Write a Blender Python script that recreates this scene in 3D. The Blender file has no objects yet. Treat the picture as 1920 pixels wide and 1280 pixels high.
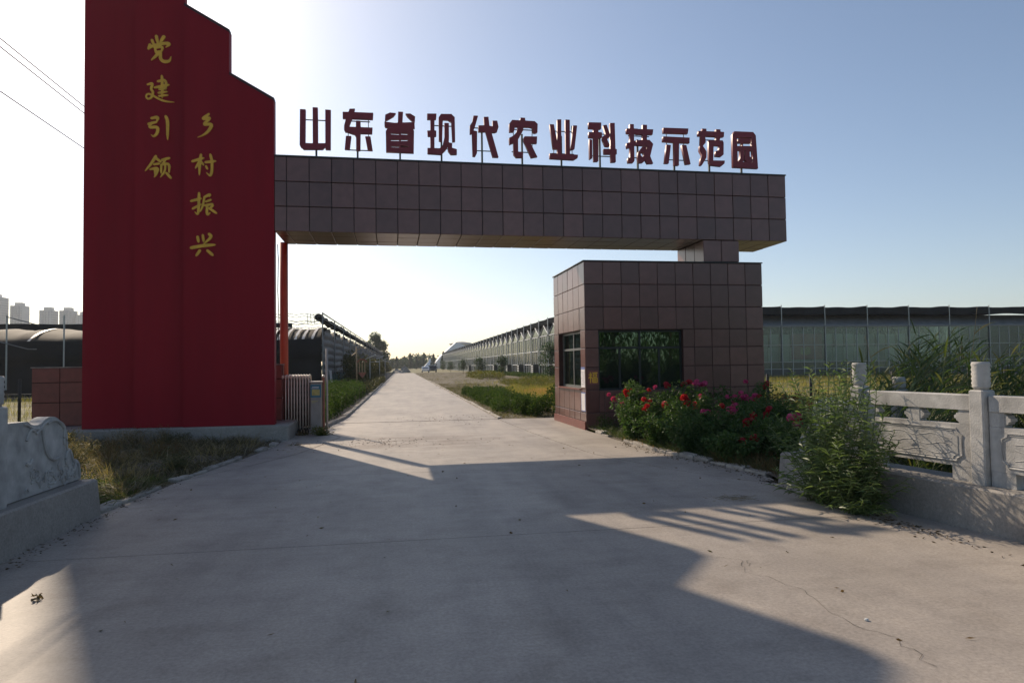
import bpy, math, random
import numpy as np
from mathutils import Vector, Matrix

rnd = random.Random(11)
npr = np.random.RandomState(11)
sc = bpy.context.scene
COL = sc.collection
RAD = math.radians

# ------------------------------------------------------------------ camera, sky, sun, exposure
cam_data = bpy.data.cameras.new('camera')
cam_data.sensor_width = 36.0
cam_data.lens = 1260.0 / 1920.0 * 36.0
cam_data.clip_start = 0.05
cam_data.clip_end = 6000
cam = bpy.data.objects.new('camera', cam_data)
COL.objects.link(cam)
cam.matrix_world = Matrix(((0.98705900, 0.00863542, -0.16012481, 0.0),
                           (-0.15971989, -0.03601527, -0.98650517, 0.0),
                           (-0.01428582, 0.99931393, -0.03416995, 1.65),
                           (0, 0, 0, 1)))
sc.camera = cam

SUN_AZ, SUN_EL = RAD(-27.0), RAD(33.4)          # azimuth from the road's direction, towards the left
sun_dir = Vector((math.sin(SUN_AZ) * math.cos(SUN_EL), math.cos(SUN_AZ) * math.cos(SUN_EL), math.sin(SUN_EL)))
world = bpy.data.worlds.new('World')
sc.world = world
world.use_nodes = True
wn = world.node_tree
bg = wn.nodes['Background']
sky = wn.nodes.new('ShaderNodeTexSky')
sky.sky_type = 'NISHITA'
sky.sun_disc = False
sky.sun_elevation = SUN_EL
sky.sun_rotation = SUN_AZ
sky.altitude = 1000
sky.air_density = 1.0
sky.dust_density = 2.0
sky.ozone_density = 0.6
wn.links.new(sky.outputs['Color'], bg.inputs['Color'])
bg.inputs['Strength'].default_value = 0.115

sun_data = bpy.data.lights.new('sun', 'SUN')
sun_data.energy = 4.8
sun_data.angle = RAD(0.5)
sun_data.color = (1.0, 0.83, 0.64)
sun = bpy.data.objects.new('sun', sun_data)
COL.objects.link(sun)
sun.rotation_euler = (-sun_dir).to_track_quat('-Z', 'Y').to_euler()
sun.location = (0, 0, 30)

sc.view_settings.view_transform = 'Standard'
sc.view_settings.look = 'None'
sc.view_settings.gamma = 1.0
sc.view_settings.exposure = 0.18
sc.view_settings.use_curve_mapping = False
try:
    sc.cycles.use_denoising = True
    sc.cycles.max_bounces = 8
    sc.cycles.transparent_max_bounces = 24
    sc.cycles.caustics_reflective = False
    sc.cycles.caustics_refractive = False
except Exception:
    pass

# ------------------------------------------------------------------ materials
def lin(*c):
    return (c[0], c[1], c[2], 1.0)

def base_mat(name):
    m = bpy.data.materials.new(name)
    m.use_nodes = True
    nt = m.node_tree
    b = nt.nodes['Principled BSDF']
    return m, nt, b

def N(nt, t, **kw):
    n = nt.nodes.new(t)
    for k, v in kw.items():
        setattr(n, k, v)
    return n

def noise(nt, scale, detail=6, rough=0.55, vec=None, stretch=None, rand=False):
    tc = N(nt, 'ShaderNodeTexCoord')
    n = N(nt, 'ShaderNodeTexNoise')
    n.inputs['Scale'].default_value = scale
    n.inputs['Detail'].default_value = detail
    n.inputs['Roughness'].default_value = rough
    src = tc.outputs['Object']
    if stretch:
        mp = N(nt, 'ShaderNodeMapping')
        mp.inputs['Scale'].default_value = stretch
        nt.links.new(src, mp.inputs['Vector'])
        src = mp.outputs['Vector']
    if rand:
        n.noise_dimensions = '4D'
        oi = N(nt, 'ShaderNodeObjectInfo')
        mu = N(nt, 'ShaderNodeMath', operation='MULTIPLY')
        mu.inputs[1].default_value = 37.0
        nt.links.new(oi.outputs['Random'], mu.inputs[0])
        nt.links.new(mu.outputs[0], n.inputs['W'])
    nt.links.new(src, n.inputs['Vector'])
    return n.outputs['Fac']

def ramp(nt, fac, stops):
    r = N(nt, 'ShaderNodeValToRGB')
    e = r.color_ramp.elements
    while len(e) < len(stops):
        e.new(0.5)
    for i, (p, c) in enumerate(stops):
        e[i].position = p
        e[i].color = lin(*c)
    nt.links.new(fac, r.inputs['Fac'])
    return r.outputs['Color']

def mixc(nt, fac, a, b, mode='MIX'):
    m = N(nt, 'ShaderNodeMix', data_type='RGBA', blend_type=mode)
    for s, v in ((m.inputs[0], fac), (m.inputs[6], a), (m.inputs[7], b)):
        if isinstance(v, (int, float)):
            s.default_value = v
        elif isinstance(v, tuple):
            s.default_value = lin(*v)
        else:
            nt.links.new(v, s)
    return m.outputs[2]

def bump(nt, b, h, strength, dist=0.02):
    bp = N(nt, 'ShaderNodeBump')
    bp.inputs['Strength'].default_value = strength
    bp.inputs['Distance'].default_value = dist
    nt.links.new(h, bp.inputs['Height'])
    nt.links.new(bp.outputs['Normal'], b.inputs['Normal'])

def plain(name, c, rough=0.6, var=0.18, scale=3.0, metal=0.0, bmp=0.0, spec=0.4, obj_var=0.0, stretch=None, detail=6):
    """colour with soft mottling; obj_var lets each piece differ a little from its neighbours"""
    m, nt, b = base_mat(name)
    f = noise(nt, scale, detail, stretch=stretch, rand=obj_var > 0)
    lo = tuple(v * (1 - var) for v in c)
    hi = tuple(min(1, v * (1 + var)) for v in c)
    col = ramp(nt, f, [(0.3, lo), (0.7, hi)])
    if obj_var:
        oi = N(nt, 'ShaderNodeObjectInfo')
        col = mixc(nt, 1.0, col, ramp(nt, oi.outputs['Random'], [(0, (1 - obj_var,) * 3), (1, (1 + obj_var,) * 3)]), 'MULTIPLY')
    nt.links.new(col, b.inputs['Base Color'])
    b.inputs['Roughness'].default_value = rough
    b.inputs['Metallic'].default_value = metal
    b.inputs['Specular IOR Level'].default_value = spec
    if bmp:
        bump(nt, b, noise(nt, scale * 12, 5), bmp)
    return m

def matte(name, c, var=0.2, scale=1.5):
    m, nt, b = base_mat(name)
    nt.nodes.remove(b)
    d = N(nt, 'ShaderNodeBsdfDiffuse')
    nt.links.new(ramp(nt, noise(nt, scale, 5), [(0.3, tuple(v * (1 - var) for v in c)), (0.7, tuple(v * (1 + var) for v in c))]), d.inputs['Color'])
    nt.links.new(d.outputs[0], nt.nodes['Material Output'].inputs['Surface'])
    return m

def leaf_mat(name, cols, trans=0.35, rough=0.55, spec=0.3):
    """leaf: colour differs per leaf, light comes through it"""
    m, nt, b = base_mat(name)
    g = N(nt, 'ShaderNodeNewGeometry')
    n = len(cols)
    col = ramp(nt, g.outputs['Random Per Island'], [(i / max(1, n - 1), c) for i, c in enumerate(cols)])
    f = noise(nt, 1.3, 3)
    col = mixc(nt, 1.0, col, ramp(nt, f, [(0.3, (0.72, 0.74, 0.7)), (0.7, (1.25, 1.22, 1.15))]), 'MULTIPLY')
    nt.links.new(col, b.inputs['Base Color'])
    b.inputs['Roughness'].default_value = rough
    b.inputs['Specular IOR Level'].default_value = spec
    tr = N(nt, 'ShaderNodeBsdfTranslucent')
    nt.links.new(mixc(nt, 1.0, col, (1.25, 1.3, 0.7), 'MULTIPLY'), tr.inputs['Color'])
    mx = N(nt, 'ShaderNodeMixShader')
    mx.inputs[0].default_value = trans
    nt.links.new(b.outputs[0], mx.inputs[1])
    nt.links.new(tr.outputs[0], mx.inputs[2])
    nt.links.new(mx.outputs[0], nt.nodes['Material Output'].inputs['Surface'])
    return m

def glass_mat(name, tint, transp, rough=0.03, mirror=(0.9, 0.95, 0.93), ior=1.5):
    """a pane: part mirror by angle, part see-through with a tint"""
    m, nt, b = base_mat(name)
    nt.nodes.remove(b)
    fr = N(nt, 'ShaderNodeFresnel')
    fr.inputs['IOR'].default_value = ior
    gl = N(nt, 'ShaderNodeBsdfGlossy')
    gl.inputs['Color'].default_value = lin(*mirror)
    gl.inputs['Roughness'].default_value = rough
    bp = N(nt, 'ShaderNodeBump')
    bp.inputs['Strength'].default_value = 0.05
    bp.inputs['Distance'].default_value = 0.02
    nt.links.new(noise(nt, 1.7, 2), bp.inputs['Height'])
    nt.links.new(bp.outputs['Normal'], gl.inputs['Normal'])
    tp = N(nt, 'ShaderNodeBsdfTransparent')
    tp.inputs['Color'].default_value = lin(*tint)
    df = N(nt, 'ShaderNodeBsdfDiffuse')
    f = noise(nt, 0.8, 5)
    nt.links.new(ramp(nt, f, [(0.3, (0.28, 0.33, 0.32)), (0.7, (0.40, 0.46, 0.45))]), df.inputs['Color'])
    m1 = N(nt, 'ShaderNodeMixShader')
    m1.inputs[0].default_value = transp
    nt.links.new(df.outputs[0], m1.inputs[1])
    nt.links.new(tp.outputs[0], m1.inputs[2])
    m2 = N(nt, 'ShaderNodeMixShader')
    nt.links.new(fr.outputs[0], m2.inputs[0])
    nt.links.new(m1.outputs[0], m2.inputs[1])
    nt.links.new(gl.outputs[0], m2.inputs[2])
    nt.links.new(m2.outputs[0], nt.nodes['Material Output'].inputs['Surface'])
    return m

def concrete_mat(name, c, stain=0.5, mud=False):
    m, nt, b = base_mat(name)
    big = noise(nt, 0.35, 5, 0.6)
    mid = noise(nt, 1.8, 8, 0.65)
    fine = noise(nt, 38, 6, 0.75)
    brush = noise(nt, 9.0, 5, 0.6, stretch=(0.16, 1.0, 1.0))
    k = lambda s: tuple(v * s for v in c)
    col = ramp(nt, big, [(0.32, k(0.86)), (0.5, k(1.0)), (0.7, k(1.12))])
    col = mixc(nt, 1.0, col, ramp(nt, mid, [(0.3, (0.76, 0.75, 0.74)), (0.52, (1.0, 1.0, 1.0)), (0.75, (1.14, 1.13, 1.11))]), 'MULTIPLY')
    col = mixc(nt, 0.4, col, ramp(nt, brush, [(0.35, (0.88, 0.87, 0.86)), (0.65, (1.07, 1.06, 1.06))]), 'MULTIPLY')
    col = mixc(nt, 1.0, col, ramp(nt, fine, [(0.32, (0.74, 0.74, 0.74)), (0.62, (1.12, 1.12, 1.12))]), 'MULTIPLY')
    # dark drip and tyre stains with shapes of their own
    st = noise(nt, 0.9, 9, 0.72)
    stm = ramp(nt, st, [(0.55, (0, 0, 0)), (0.70, (stain, stain, stain))])
    col = mixc(nt, stm, col, k(0.55))
    sp = noise(nt, 14.0, 4, 0.7)
    spm = ramp(nt, sp, [(0.70, (0, 0, 0)), (0.78, (0.5, 0.5, 0.5))])
    col = mixc(nt, spm, col, k(0.45))
    if mud:
        tc = N(nt, 'ShaderNodeTexCoord'); sx = N(nt, 'ShaderNodeSeparateXYZ'); nt.links.new(tc.outputs['Object'], sx.inputs[0])
        def bell(sock, c0, w):
            s1 = N(nt, 'ShaderNodeMath', operation='SUBTRACT'); nt.links.new(sock, s1.inputs[0]); s1.inputs[1].default_value = c0
            s2 = N(nt, 'ShaderNodeMath', operation='DIVIDE'); nt.links.new(s1.outputs[0], s2.inputs[0]); s2.inputs[1].default_value = w
            s3 = N(nt, 'ShaderNodeMath', operation='MULTIPLY'); nt.links.new(s2.outputs[0], s3.inputs[0]); nt.links.new(s2.outputs[0], s3.inputs[1])
            s4 = N(nt, 'ShaderNodeMath', operation='SUBTRACT'); s4.use_clamp = True; s4.inputs[0].default_value = 1.0; nt.links.new(s3.outputs[0], s4.inputs[1])
            return s4.outputs[0]
        sm = N(nt, 'ShaderNodeMath', operation='MULTIPLY'); nt.links.new(bell(sx.outputs['Y'], 14.9, 1.7), sm.inputs[0]); nt.links.new(bell(sx.outputs['X'], -0.1, 2.6), sm.inputs[1])
        nz = noise(nt, 2.2, 8, 0.7, stretch=(0.35, 1.0, 1.0))
        mm = N(nt, 'ShaderNodeMath', operation='MULTIPLY'); nt.links.new(sm.outputs[0], mm.inputs[0]); nt.links.new(ramp(nt, nz, [(0.40, (0, 0, 0)), (0.58, (1, 1, 1))]), mm.inputs[1])
        m8 = N(nt, 'ShaderNodeMath', operation='MULTIPLY'); nt.links.new(mm.outputs[0], m8.inputs[0]); m8.inputs[1].default_value = 0.85
        col = mixc(nt, m8.outputs[0], col, (0.155, 0.115, 0.085))
        # dust and worn tracks along the way the cars go
        tr = noise(nt, 1.1, 7, 0.65, stretch=(1.3, 0.16, 1.0))
        col = mixc(nt, 1.0, col, ramp(nt, tr, [(0.35, (0.86, 0.86, 0.87)), (0.5, (1.0, 1.0, 1.0)), (0.68, (1.10, 1.09, 1.07))]), 'MULTIPLY')
    nt.links.new(col, b.inputs['Base Color'])
    b.inputs['Roughness'].default_value = 0.62
    b.inputs['Specular IOR Level'].default_value = 0.35
    bump(nt, b, fine, 0.25, 0.006)
    return m

def grid_mat(name, wall, win, sx, sz):
    """far tower block: rows of windows too small to tell apart"""
    m, nt, b = base_mat(name)
    tc = N(nt, 'ShaderNodeTexCoord')
    mp = N(nt, 'ShaderNodeMapping')
    mp.inputs['Rotation'].default_value = (RAD(90), 0, 0)
    nt.links.new(tc.outputs['Object'], mp.inputs['Vector'])
    br = N(nt, 'ShaderNodeTexBrick')
    br.offset = 0
    br.inputs['Color1'].default_value = lin(*win)
    br.inputs['Color2'].default_value = lin(*[v * 1.3 for v in win])
    br.inputs['Mortar'].default_value = lin(*wall)
    br.inputs['Scale'].default_value = 1.0
    br.inputs['Mortar Size'].default_value = 0.9
    br.inputs['Brick Width'].default_value = sx
    br.inputs['Row Height'].default_value = sz
    nt.links.new(mp.outputs['Vector'], br.inputs['Vector'])
    nt.links.new(br.outputs['Color'], b.inputs['Base Color'])
    b.inputs['Roughness'].default_value = 0.7
    return m

M = {}
M['concrete'] = concrete_mat('concrete_paving', (0.345, 0.308, 0.268), 0.55, True)
M['plinth'] = concrete_mat('plinth_concrete', (0.29, 0.268, 0.24), 0.6)
M['kerb'] = plain('kerb_concrete', (0.34, 0.31, 0.27), 0.9, 0.35, 5, bmp=0.5, obj_var=0.15)
M['joint'] = plain('joint_dirt', (0.085, 0.07, 0.055), 0.95, 0.4, 6)
M['crack'] = plain('crack_dirt', (0.06, 0.05, 0.042), 0.95, 0.5, 9)
M['soil'] = plain('dry_soil', (0.13, 0.105, 0.08), 0.95, 0.35, 1.2, bmp=0.6, detail=9)
M['verge'] = plain('verge_soil', (0.115, 0.097, 0.066), 0.95, 0.4, 0.8, bmp=0.5, detail=9)
M['ground'] = plain('field_ground', (0.17, 0.155, 0.075), 0.95, 0.35, 0.25, detail=9)
M['red'] = plain('red_painted_steel', (0.225, 0.005, 0.014), 0.6, 0.10, 0.8, spec=0.22, detail=6, stretch=(2.5, 2.5, 0.25))
M['red_dark'] = plain('dark_red_trim', (0.035, 0.018, 0.022), 0.6, 0.15, 2)
M['tower_body'] = plain('tower_body_steel', (0.16, 0.012, 0.02), 0.6, 0.1, 1)
M['gold'] = plain('gold_paint', (0.66, 0.38, 0.035), 0.45, 0.15, 6, spec=0.4)
M['panel'] = plain('maroon_cladding', (0.130, 0.058, 0.049), 0.28, 0.16, 5, obj_var=0.20, spec=0.5, detail=8)
M['panel_joint'] = plain('cladding_joint', (0.018, 0.012, 0.012), 0.8, 0.2, 3)
M['panel_lo'] = plain('red_granite_cladding', (0.18, 0.055, 0.042), 0.5, 0.16, 7, obj_var=0.1, spec=0.4, detail=8)
M['panel_core'] = plain('cladding_return', (0.052, 0.023, 0.020), 0.6, 0.2, 4)
M['soffit'] = plain('soffit_cladding', (0.14, 0.085, 0.065), 0.3, 0.14, 5, obj_var=0.1, spec=0.6, detail=8)
M['coping'] = plain('coping_metal', (0.05, 0.055, 0.055), 0.5, 0.1, 4)
M['sign_red'] = plain('sign_red_enamel', (0.19, 0.010, 0.022), 0.45, 0.15, 5, spec=0.45)
M['sign_steel'] = plain('sign_steel', (0.055, 0.07, 0.068), 0.5, 0.15, 8)
M['orange'] = plain('orange_steel_post', (0.44, 0.085, 0.045), 0.55, 0.12, 3, spec=0.35)
M['black_wire'] = plain('black_cable', (0.02, 0.02, 0.02), 0.6, 0.1, 4)
M['gate_infill'] = plain('gate_dark_red_infill', (0.075, 0.028, 0.022), 0.6, 0.2, 6)
M['gate_white'] = plain('gate_pale_steel', (0.62, 0.53, 0.44), 0.45, 0.14, 8, spec=0.5)
M['gate_dark'] = plain('gate_dark_steel', (0.05, 0.035, 0.03), 0.6, 0.2, 8)
M['rubber'] = plain('black_rubber', (0.02, 0.02, 0.02), 0.75, 0.2, 10)
M['box_grey'] = plain('motor_box_steel', (0.27, 0.245, 0.22), 0.45, 0.14, 4, spec=0.5)
M['label_blue'] = plain('label_blue', (0.05, 0.16, 0.22), 0.5, 0.08, 8)
M['label_yellow'] = plain('label_yellow', (0.42, 0.36, 0.12), 0.5, 0.2, 12)
M['pipe'] = plain('grey_pipe', (0.36, 0.35, 0.33), 0.5, 0.12, 6)
M['frame_bronze'] = plain('dark_window_frame', (0.014, 0.017, 0.016), 0.45, 0.1, 8)
M['frame_alu'] = plain('grey_window_frame', (0.14, 0.145, 0.14), 0.4, 0.1, 8)
M['booth_glass'] = glass_mat('booth_glass', (0.10, 0.16, 0.12), 0.97, 0.015, (0.65, 0.95, 0.70), 1.95)
M['interior'] = plain('booth_interior', (0.12, 0.12, 0.11), 0.9, 0.2, 2)
M['paper'] = plain('notice_paper', (0.68, 0.66, 0.66), 0.7, 0.08, 14)
M['paper_blue'] = plain('notice_blue', (0.12, 0.16, 0.36), 0.7, 0.1, 14)
M['ink'] = plain('notice_ink', (0.16, 0.16, 0.2), 0.8, 0.1, 14)
M['poster_red'] = plain('poster_red', (0.19, 0.06, 0.055), 0.6, 0.12, 14)
M['stone'] = plain('grey_carved_granite', (0.40, 0.39, 0.37), 0.8, 0.32, 5.0, bmp=0.22, spec=0.3, detail=10)
M['glass'] = glass_mat('greenhouse_glass', (0.80, 0.88, 0.84), 0.86, 0.12, (0.55, 0.60, 0.58))
M['galv'] = plain('galvanised_steel', (0.36, 0.38, 0.37), 0.45, 0.1, 5, spec=0.5, metal=0.25)
M['galv_dark'] = plain('weathered_steel', (0.16, 0.17, 0.17), 0.5, 0.15, 5)
M['white_frame'] = plain('white_painted_frame', (0.62, 0.64, 0.64), 0.7, 0.06, 3, spec=0.2)
M['screen'] = plain('inner_film_screen', (0.50, 0.58, 0.54), 0.7, 0.2, 0.35, obj_var=0.14)
M['screen_dark'] = plain('inner_dark_screen', (0.05, 0.075, 0.05), 0.8, 0.5, 1.6)
M['net'] = matte('black_shade_net', (0.024, 0.027, 0.030))
M['net_grey'] = matte('grey_roof_glazing', (0.21, 0.22, 0.225))
M['base_wall'] = plain('greenhouse_base', (0.09, 0.095, 0.085), 0.9, 0.3, 1.2)
M['vent_dark'] = plain('vent_dark', (0.03, 0.04, 0.04), 0.7, 0.2, 4)
M['vent_white'] = plain('vent_white', (0.62, 0.64, 0.62), 0.6, 0.1, 4)
M['banner_red'] = plain('faded_banner', (0.42, 0.13, 0.13), 0.7, 0.2, 1.5)
M['banner_yellow'] = plain('faded_banner_yellow', (0.5, 0.42, 0.2), 0.7, 0.15, 1.5)
M['cover'] = plain('black_quilt_cover', (0.011, 0.012, 0.014), 0.8, 0.35, 0.9, bmp=0.4, spec=0.2)
M['cover_top'] = plain('faded_cover_top', (0.030, 0.026, 0.022), 0.75, 0.6, 0.9, bmp=0.25, spec=0.12, stretch=(1.5, 0.5, 0.5))
M['quilt'] = plain('grey_quilt', (0.075, 0.075, 0.08), 0.7, 0.3, 1.2, bmp=0.4, spec=0.35)
M['film'] = plain('pale_film', (0.62, 0.58, 0.52), 0.35, 0.15, 2)
M['green_net'] = plain('green_net', (0.018, 0.055, 0.048), 0.8, 0.3, 1.5)
M['tent'] = plain('white_membrane', (0.80, 0.80, 0.80), 0.5, 0.03, 0.1)
M['far_grey'] = plain('pavilion_grey', (0.36, 0.36, 0.36), 0.6, 0.08, 0.2)
M['wood_red'] = plain('red_brown_wood', (0.27, 0.10, 0.065), 0.6, 0.2, 8)
M['wood_tan'] = plain('tan_wood', (0.34, 0.24, 0.14), 0.6, 0.2, 8)
M['tar'] = plain('car_tyre', (0.02, 0.02, 0.02), 0.8, 0.1, 5)
M['car_white'] = plain('white_car_paint', (0.72, 0.72, 0.72), 0.25, 0.03, 1, spec=0.5)
M['car_dark'] = plain('dark_car_paint', (0.05, 0.055, 0.06), 0.25, 0.05, 1, spec=0.5)
M['car_glass'] = plain('car_window', (0.02, 0.025, 0.03), 0.1, 0.05, 1, spec=0.6)
M['lamp_red'] = plain('car_lamp', (0.35, 0.02, 0.02), 0.3, 0.05, 1)
M['block_a'] = grid_mat('tower_block_wall', (0.20, 0.23, 0.255), (0.10, 0.12, 0.14), 3.2, 3.0)
M['block_b'] = grid_mat('tower_block_grey', (0.14, 0.165, 0.19), (0.08, 0.095, 0.11), 3.6, 3.1)
M['bark'] = plain('bark', (0.13, 0.10, 0.075), 0.95, 0.3, 9, bmp=0.7)
M['stem_green'] = plain('green_stem', (0.10, 0.13, 0.05), 0.7, 0.25, 9)
M['stem_dry'] = plain('dry_stem', (0.30, 0.22, 0.12), 0.8, 0.25, 9)
M['leaf_rose'] = leaf_mat('rose_leaf', [(0.035, 0.075, 0.022), (0.055, 0.105, 0.03), (0.09, 0.14, 0.045)], 0.35)
M['leaf_shrub'] = leaf_mat('shrub_leaf', [(0.07, 0.115, 0.042), (0.11, 0.17, 0.06), (0.19, 0.25, 0.10)], 0.42, 0.45, 0.45)
M['leaf_reed'] = leaf_mat('reed_leaf', [(0.04, 0.075, 0.025), (0.075, 0.115, 0.035), (0.16, 0.15, 0.06)], 0.35, 0.5, 0.4)
M['leaf_hedge'] = leaf_mat('hedge_leaf', [(0.03, 0.06, 0.015), (0.05, 0.09, 0.022), (0.085, 0.12, 0.035)], 0.3, 0.7, 0.12)
M['leaf_lime'] = leaf_mat('clipped_hedge_leaf', [(0.09, 0.11, 0.022), (0.13, 0.14, 0.03), (0.17, 0.13, 0.035)], 0.35)
M['leaf_tree'] = leaf_mat('tree_leaf', [(0.03, 0.06, 0.03), (0.045, 0.085, 0.04), (0.065, 0.10, 0.045)], 0.3)
M['leaf_brush'] = leaf_mat('roadside_leaf', [(0.05, 0.06, 0.028), (0.085, 0.085, 0.04), (0.14, 0.12, 0.06)], 0.3)
M['leaf_conifer'] = leaf_mat('conifer_leaf', [(0.022, 0.045, 0.025), (0.035, 0.06, 0.032)], 0.15)
M['leaf_willow'] = leaf_mat('willow_leaf', [(0.05, 0.10, 0.025), (0.08, 0.14, 0.035), (0.11, 0.17, 0.045)], 0.4)
M['leaf_brown'] = leaf_mat('withered_leaf', [(0.13, 0.075, 0.035), (0.20, 0.13, 0.06), (0.10, 0.09, 0.04)], 0.3)
M['grass_green'] = leaf_mat('green_grass', [(0.06, 0.10, 0.025), (0.10, 0.14, 0.04), (0.17, 0.17, 0.07)], 0.4)
M['leaf_litter'] = leaf_mat('dead_leaf', [(0.07, 0.045, 0.025), (0.11, 0.075, 0.04), (0.06, 0.05, 0.03)], 0.1)
M['grass_bed'] = leaf_mat('bed_weed', [(0.03, 0.055, 0.02), (0.055, 0.085, 0.03), (0.11, 0.11, 0.055)], 0.35)
M['grass_verge'] = leaf_mat('verge_grass', [(0.07, 0.085, 0.03), (0.12, 0.12, 0.05), (0.22, 0.17, 0.09)], 0.35)
M['grass_straw'] = leaf_mat('pale_straw', [(0.22, 0.18, 0.13), (0.32, 0.27, 0.20), (0.16, 0.13, 0.095)], 0.15)
M['grass_dry'] = leaf_mat('dry_grass', [(0.17, 0.14, 0.06), (0.27, 0.21, 0.10), (0.36, 0.28, 0.15)], 0.35)
M['grass_mixed'] = leaf_mat('weed_mix', [(0.06, 0.07, 0.03), (0.10, 0.085, 0.05), (0.17, 0.135, 0.085), (0.30, 0.25, 0.19)], 0.3)
M['grass_gold'] = leaf_mat('golden_grass', [(0.14, 0.16, 0.035), (0.24, 0.22, 0.06), (0.34, 0.26, 0.08)], 0.4)
M['grass_orange'] = leaf_mat('orange_dry_grass', [(0.36, 0.17, 0.06), (0.48, 0.26, 0.12), (0.42, 0.28, 0.13)], 0.4)
M['rose_pink'] = leaf_mat('pink_petal', [(0.50, 0.035, 0.17), (0.62, 0.09, 0.27), (0.42, 0.02, 0.10)], 0.3)
M['rose_red'] = leaf_mat('red_petal', [(0.48, 0.012, 0.025), (0.58, 0.03, 0.035), (0.36, 0.008, 0.015)], 0.3)
M['rose_dark'] = leaf_mat('dark_red_petal', [(0.30, 0.008, 0.02), (0.40, 0.012, 0.03)], 0.3)
M['flower_white'] = leaf_mat('white_petal', [(0.6, 0.58, 0.45), (0.7, 0.68, 0.6)], 0.3)

# ------------------------------------------------------------------ object helpers
def link(o, parent=None, origin=None):
    COL.objects.link(o)
    if parent is not None:
        o.parent = parent
        if origin is None:
            origin = parent.get('_o')
        if origin is not None:
            o.matrix_parent_inverse = Matrix.Translation(-Vector(origin))
    return o

def tag(o, label=None, cat=None, group=None, kind=None):
    if label: o['label'] = label
    if cat: o['category'] = cat
    if group: o['group'] = group
    if kind: o['kind'] = kind
    return o

def thing(name, label, cat, loc=(0, 0, 0), group=None):
    """an Empty at the thing's base; parts are written in world coordinates and hung under it"""
    o = bpy.data.objects.new(name, None)
    o.empty_display_size = 0.2
    o.location = loc
    COL.objects.link(o)
    tag(o, label, cat, group)
    ORG[o.name] = Vector(loc)
    return o
ORG = {}

def put(name, me, mat=None, parent=None, world=True):
    o = bpy.data.objects.new(name, me)
    if mat is not None and len(me.materials) == 0:
        me.materials.append(mat)
    COL.objects.link(o)
    if parent is not None:
        o.parent = parent
        if world and parent.name in ORG:
            o.matrix_parent_inverse = Matrix.Translation(-ORG[parent.name])
            ORG[o.name] = Vector((0, 0, 0))
    return o

def arr_mesh(name, V, F, smooth=False):
    """V (n,3) array, F (m,3) or (m,4) array"""
    V = np.asarray(V, dtype=np.float32)
    F = np.asarray(F, dtype=np.int32)
    me = bpy.data.meshes.new(name)
    k = F.shape[1]
    me.vertices.add(len(V))
    me.vertices.foreach_set('co', V.ravel())
    me.loops.add(F.size)
    me.loops.foreach_set('vertex_index', F.ravel())
    me.polygons.add(len(F))
    me.polygons.foreach_set('loop_start', np.arange(0, F.size, k, dtype=np.int32))
    try:
        me.polygons.foreach_set('loop_total', np.full(len(F), k, dtype=np.int32))
    except Exception:
        pass
    me.polygons.foreach_set('use_smooth', np.full(len(F), bool(smooth)))
    me.update(calc_edges=True)
    me.validate()
    return me

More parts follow.
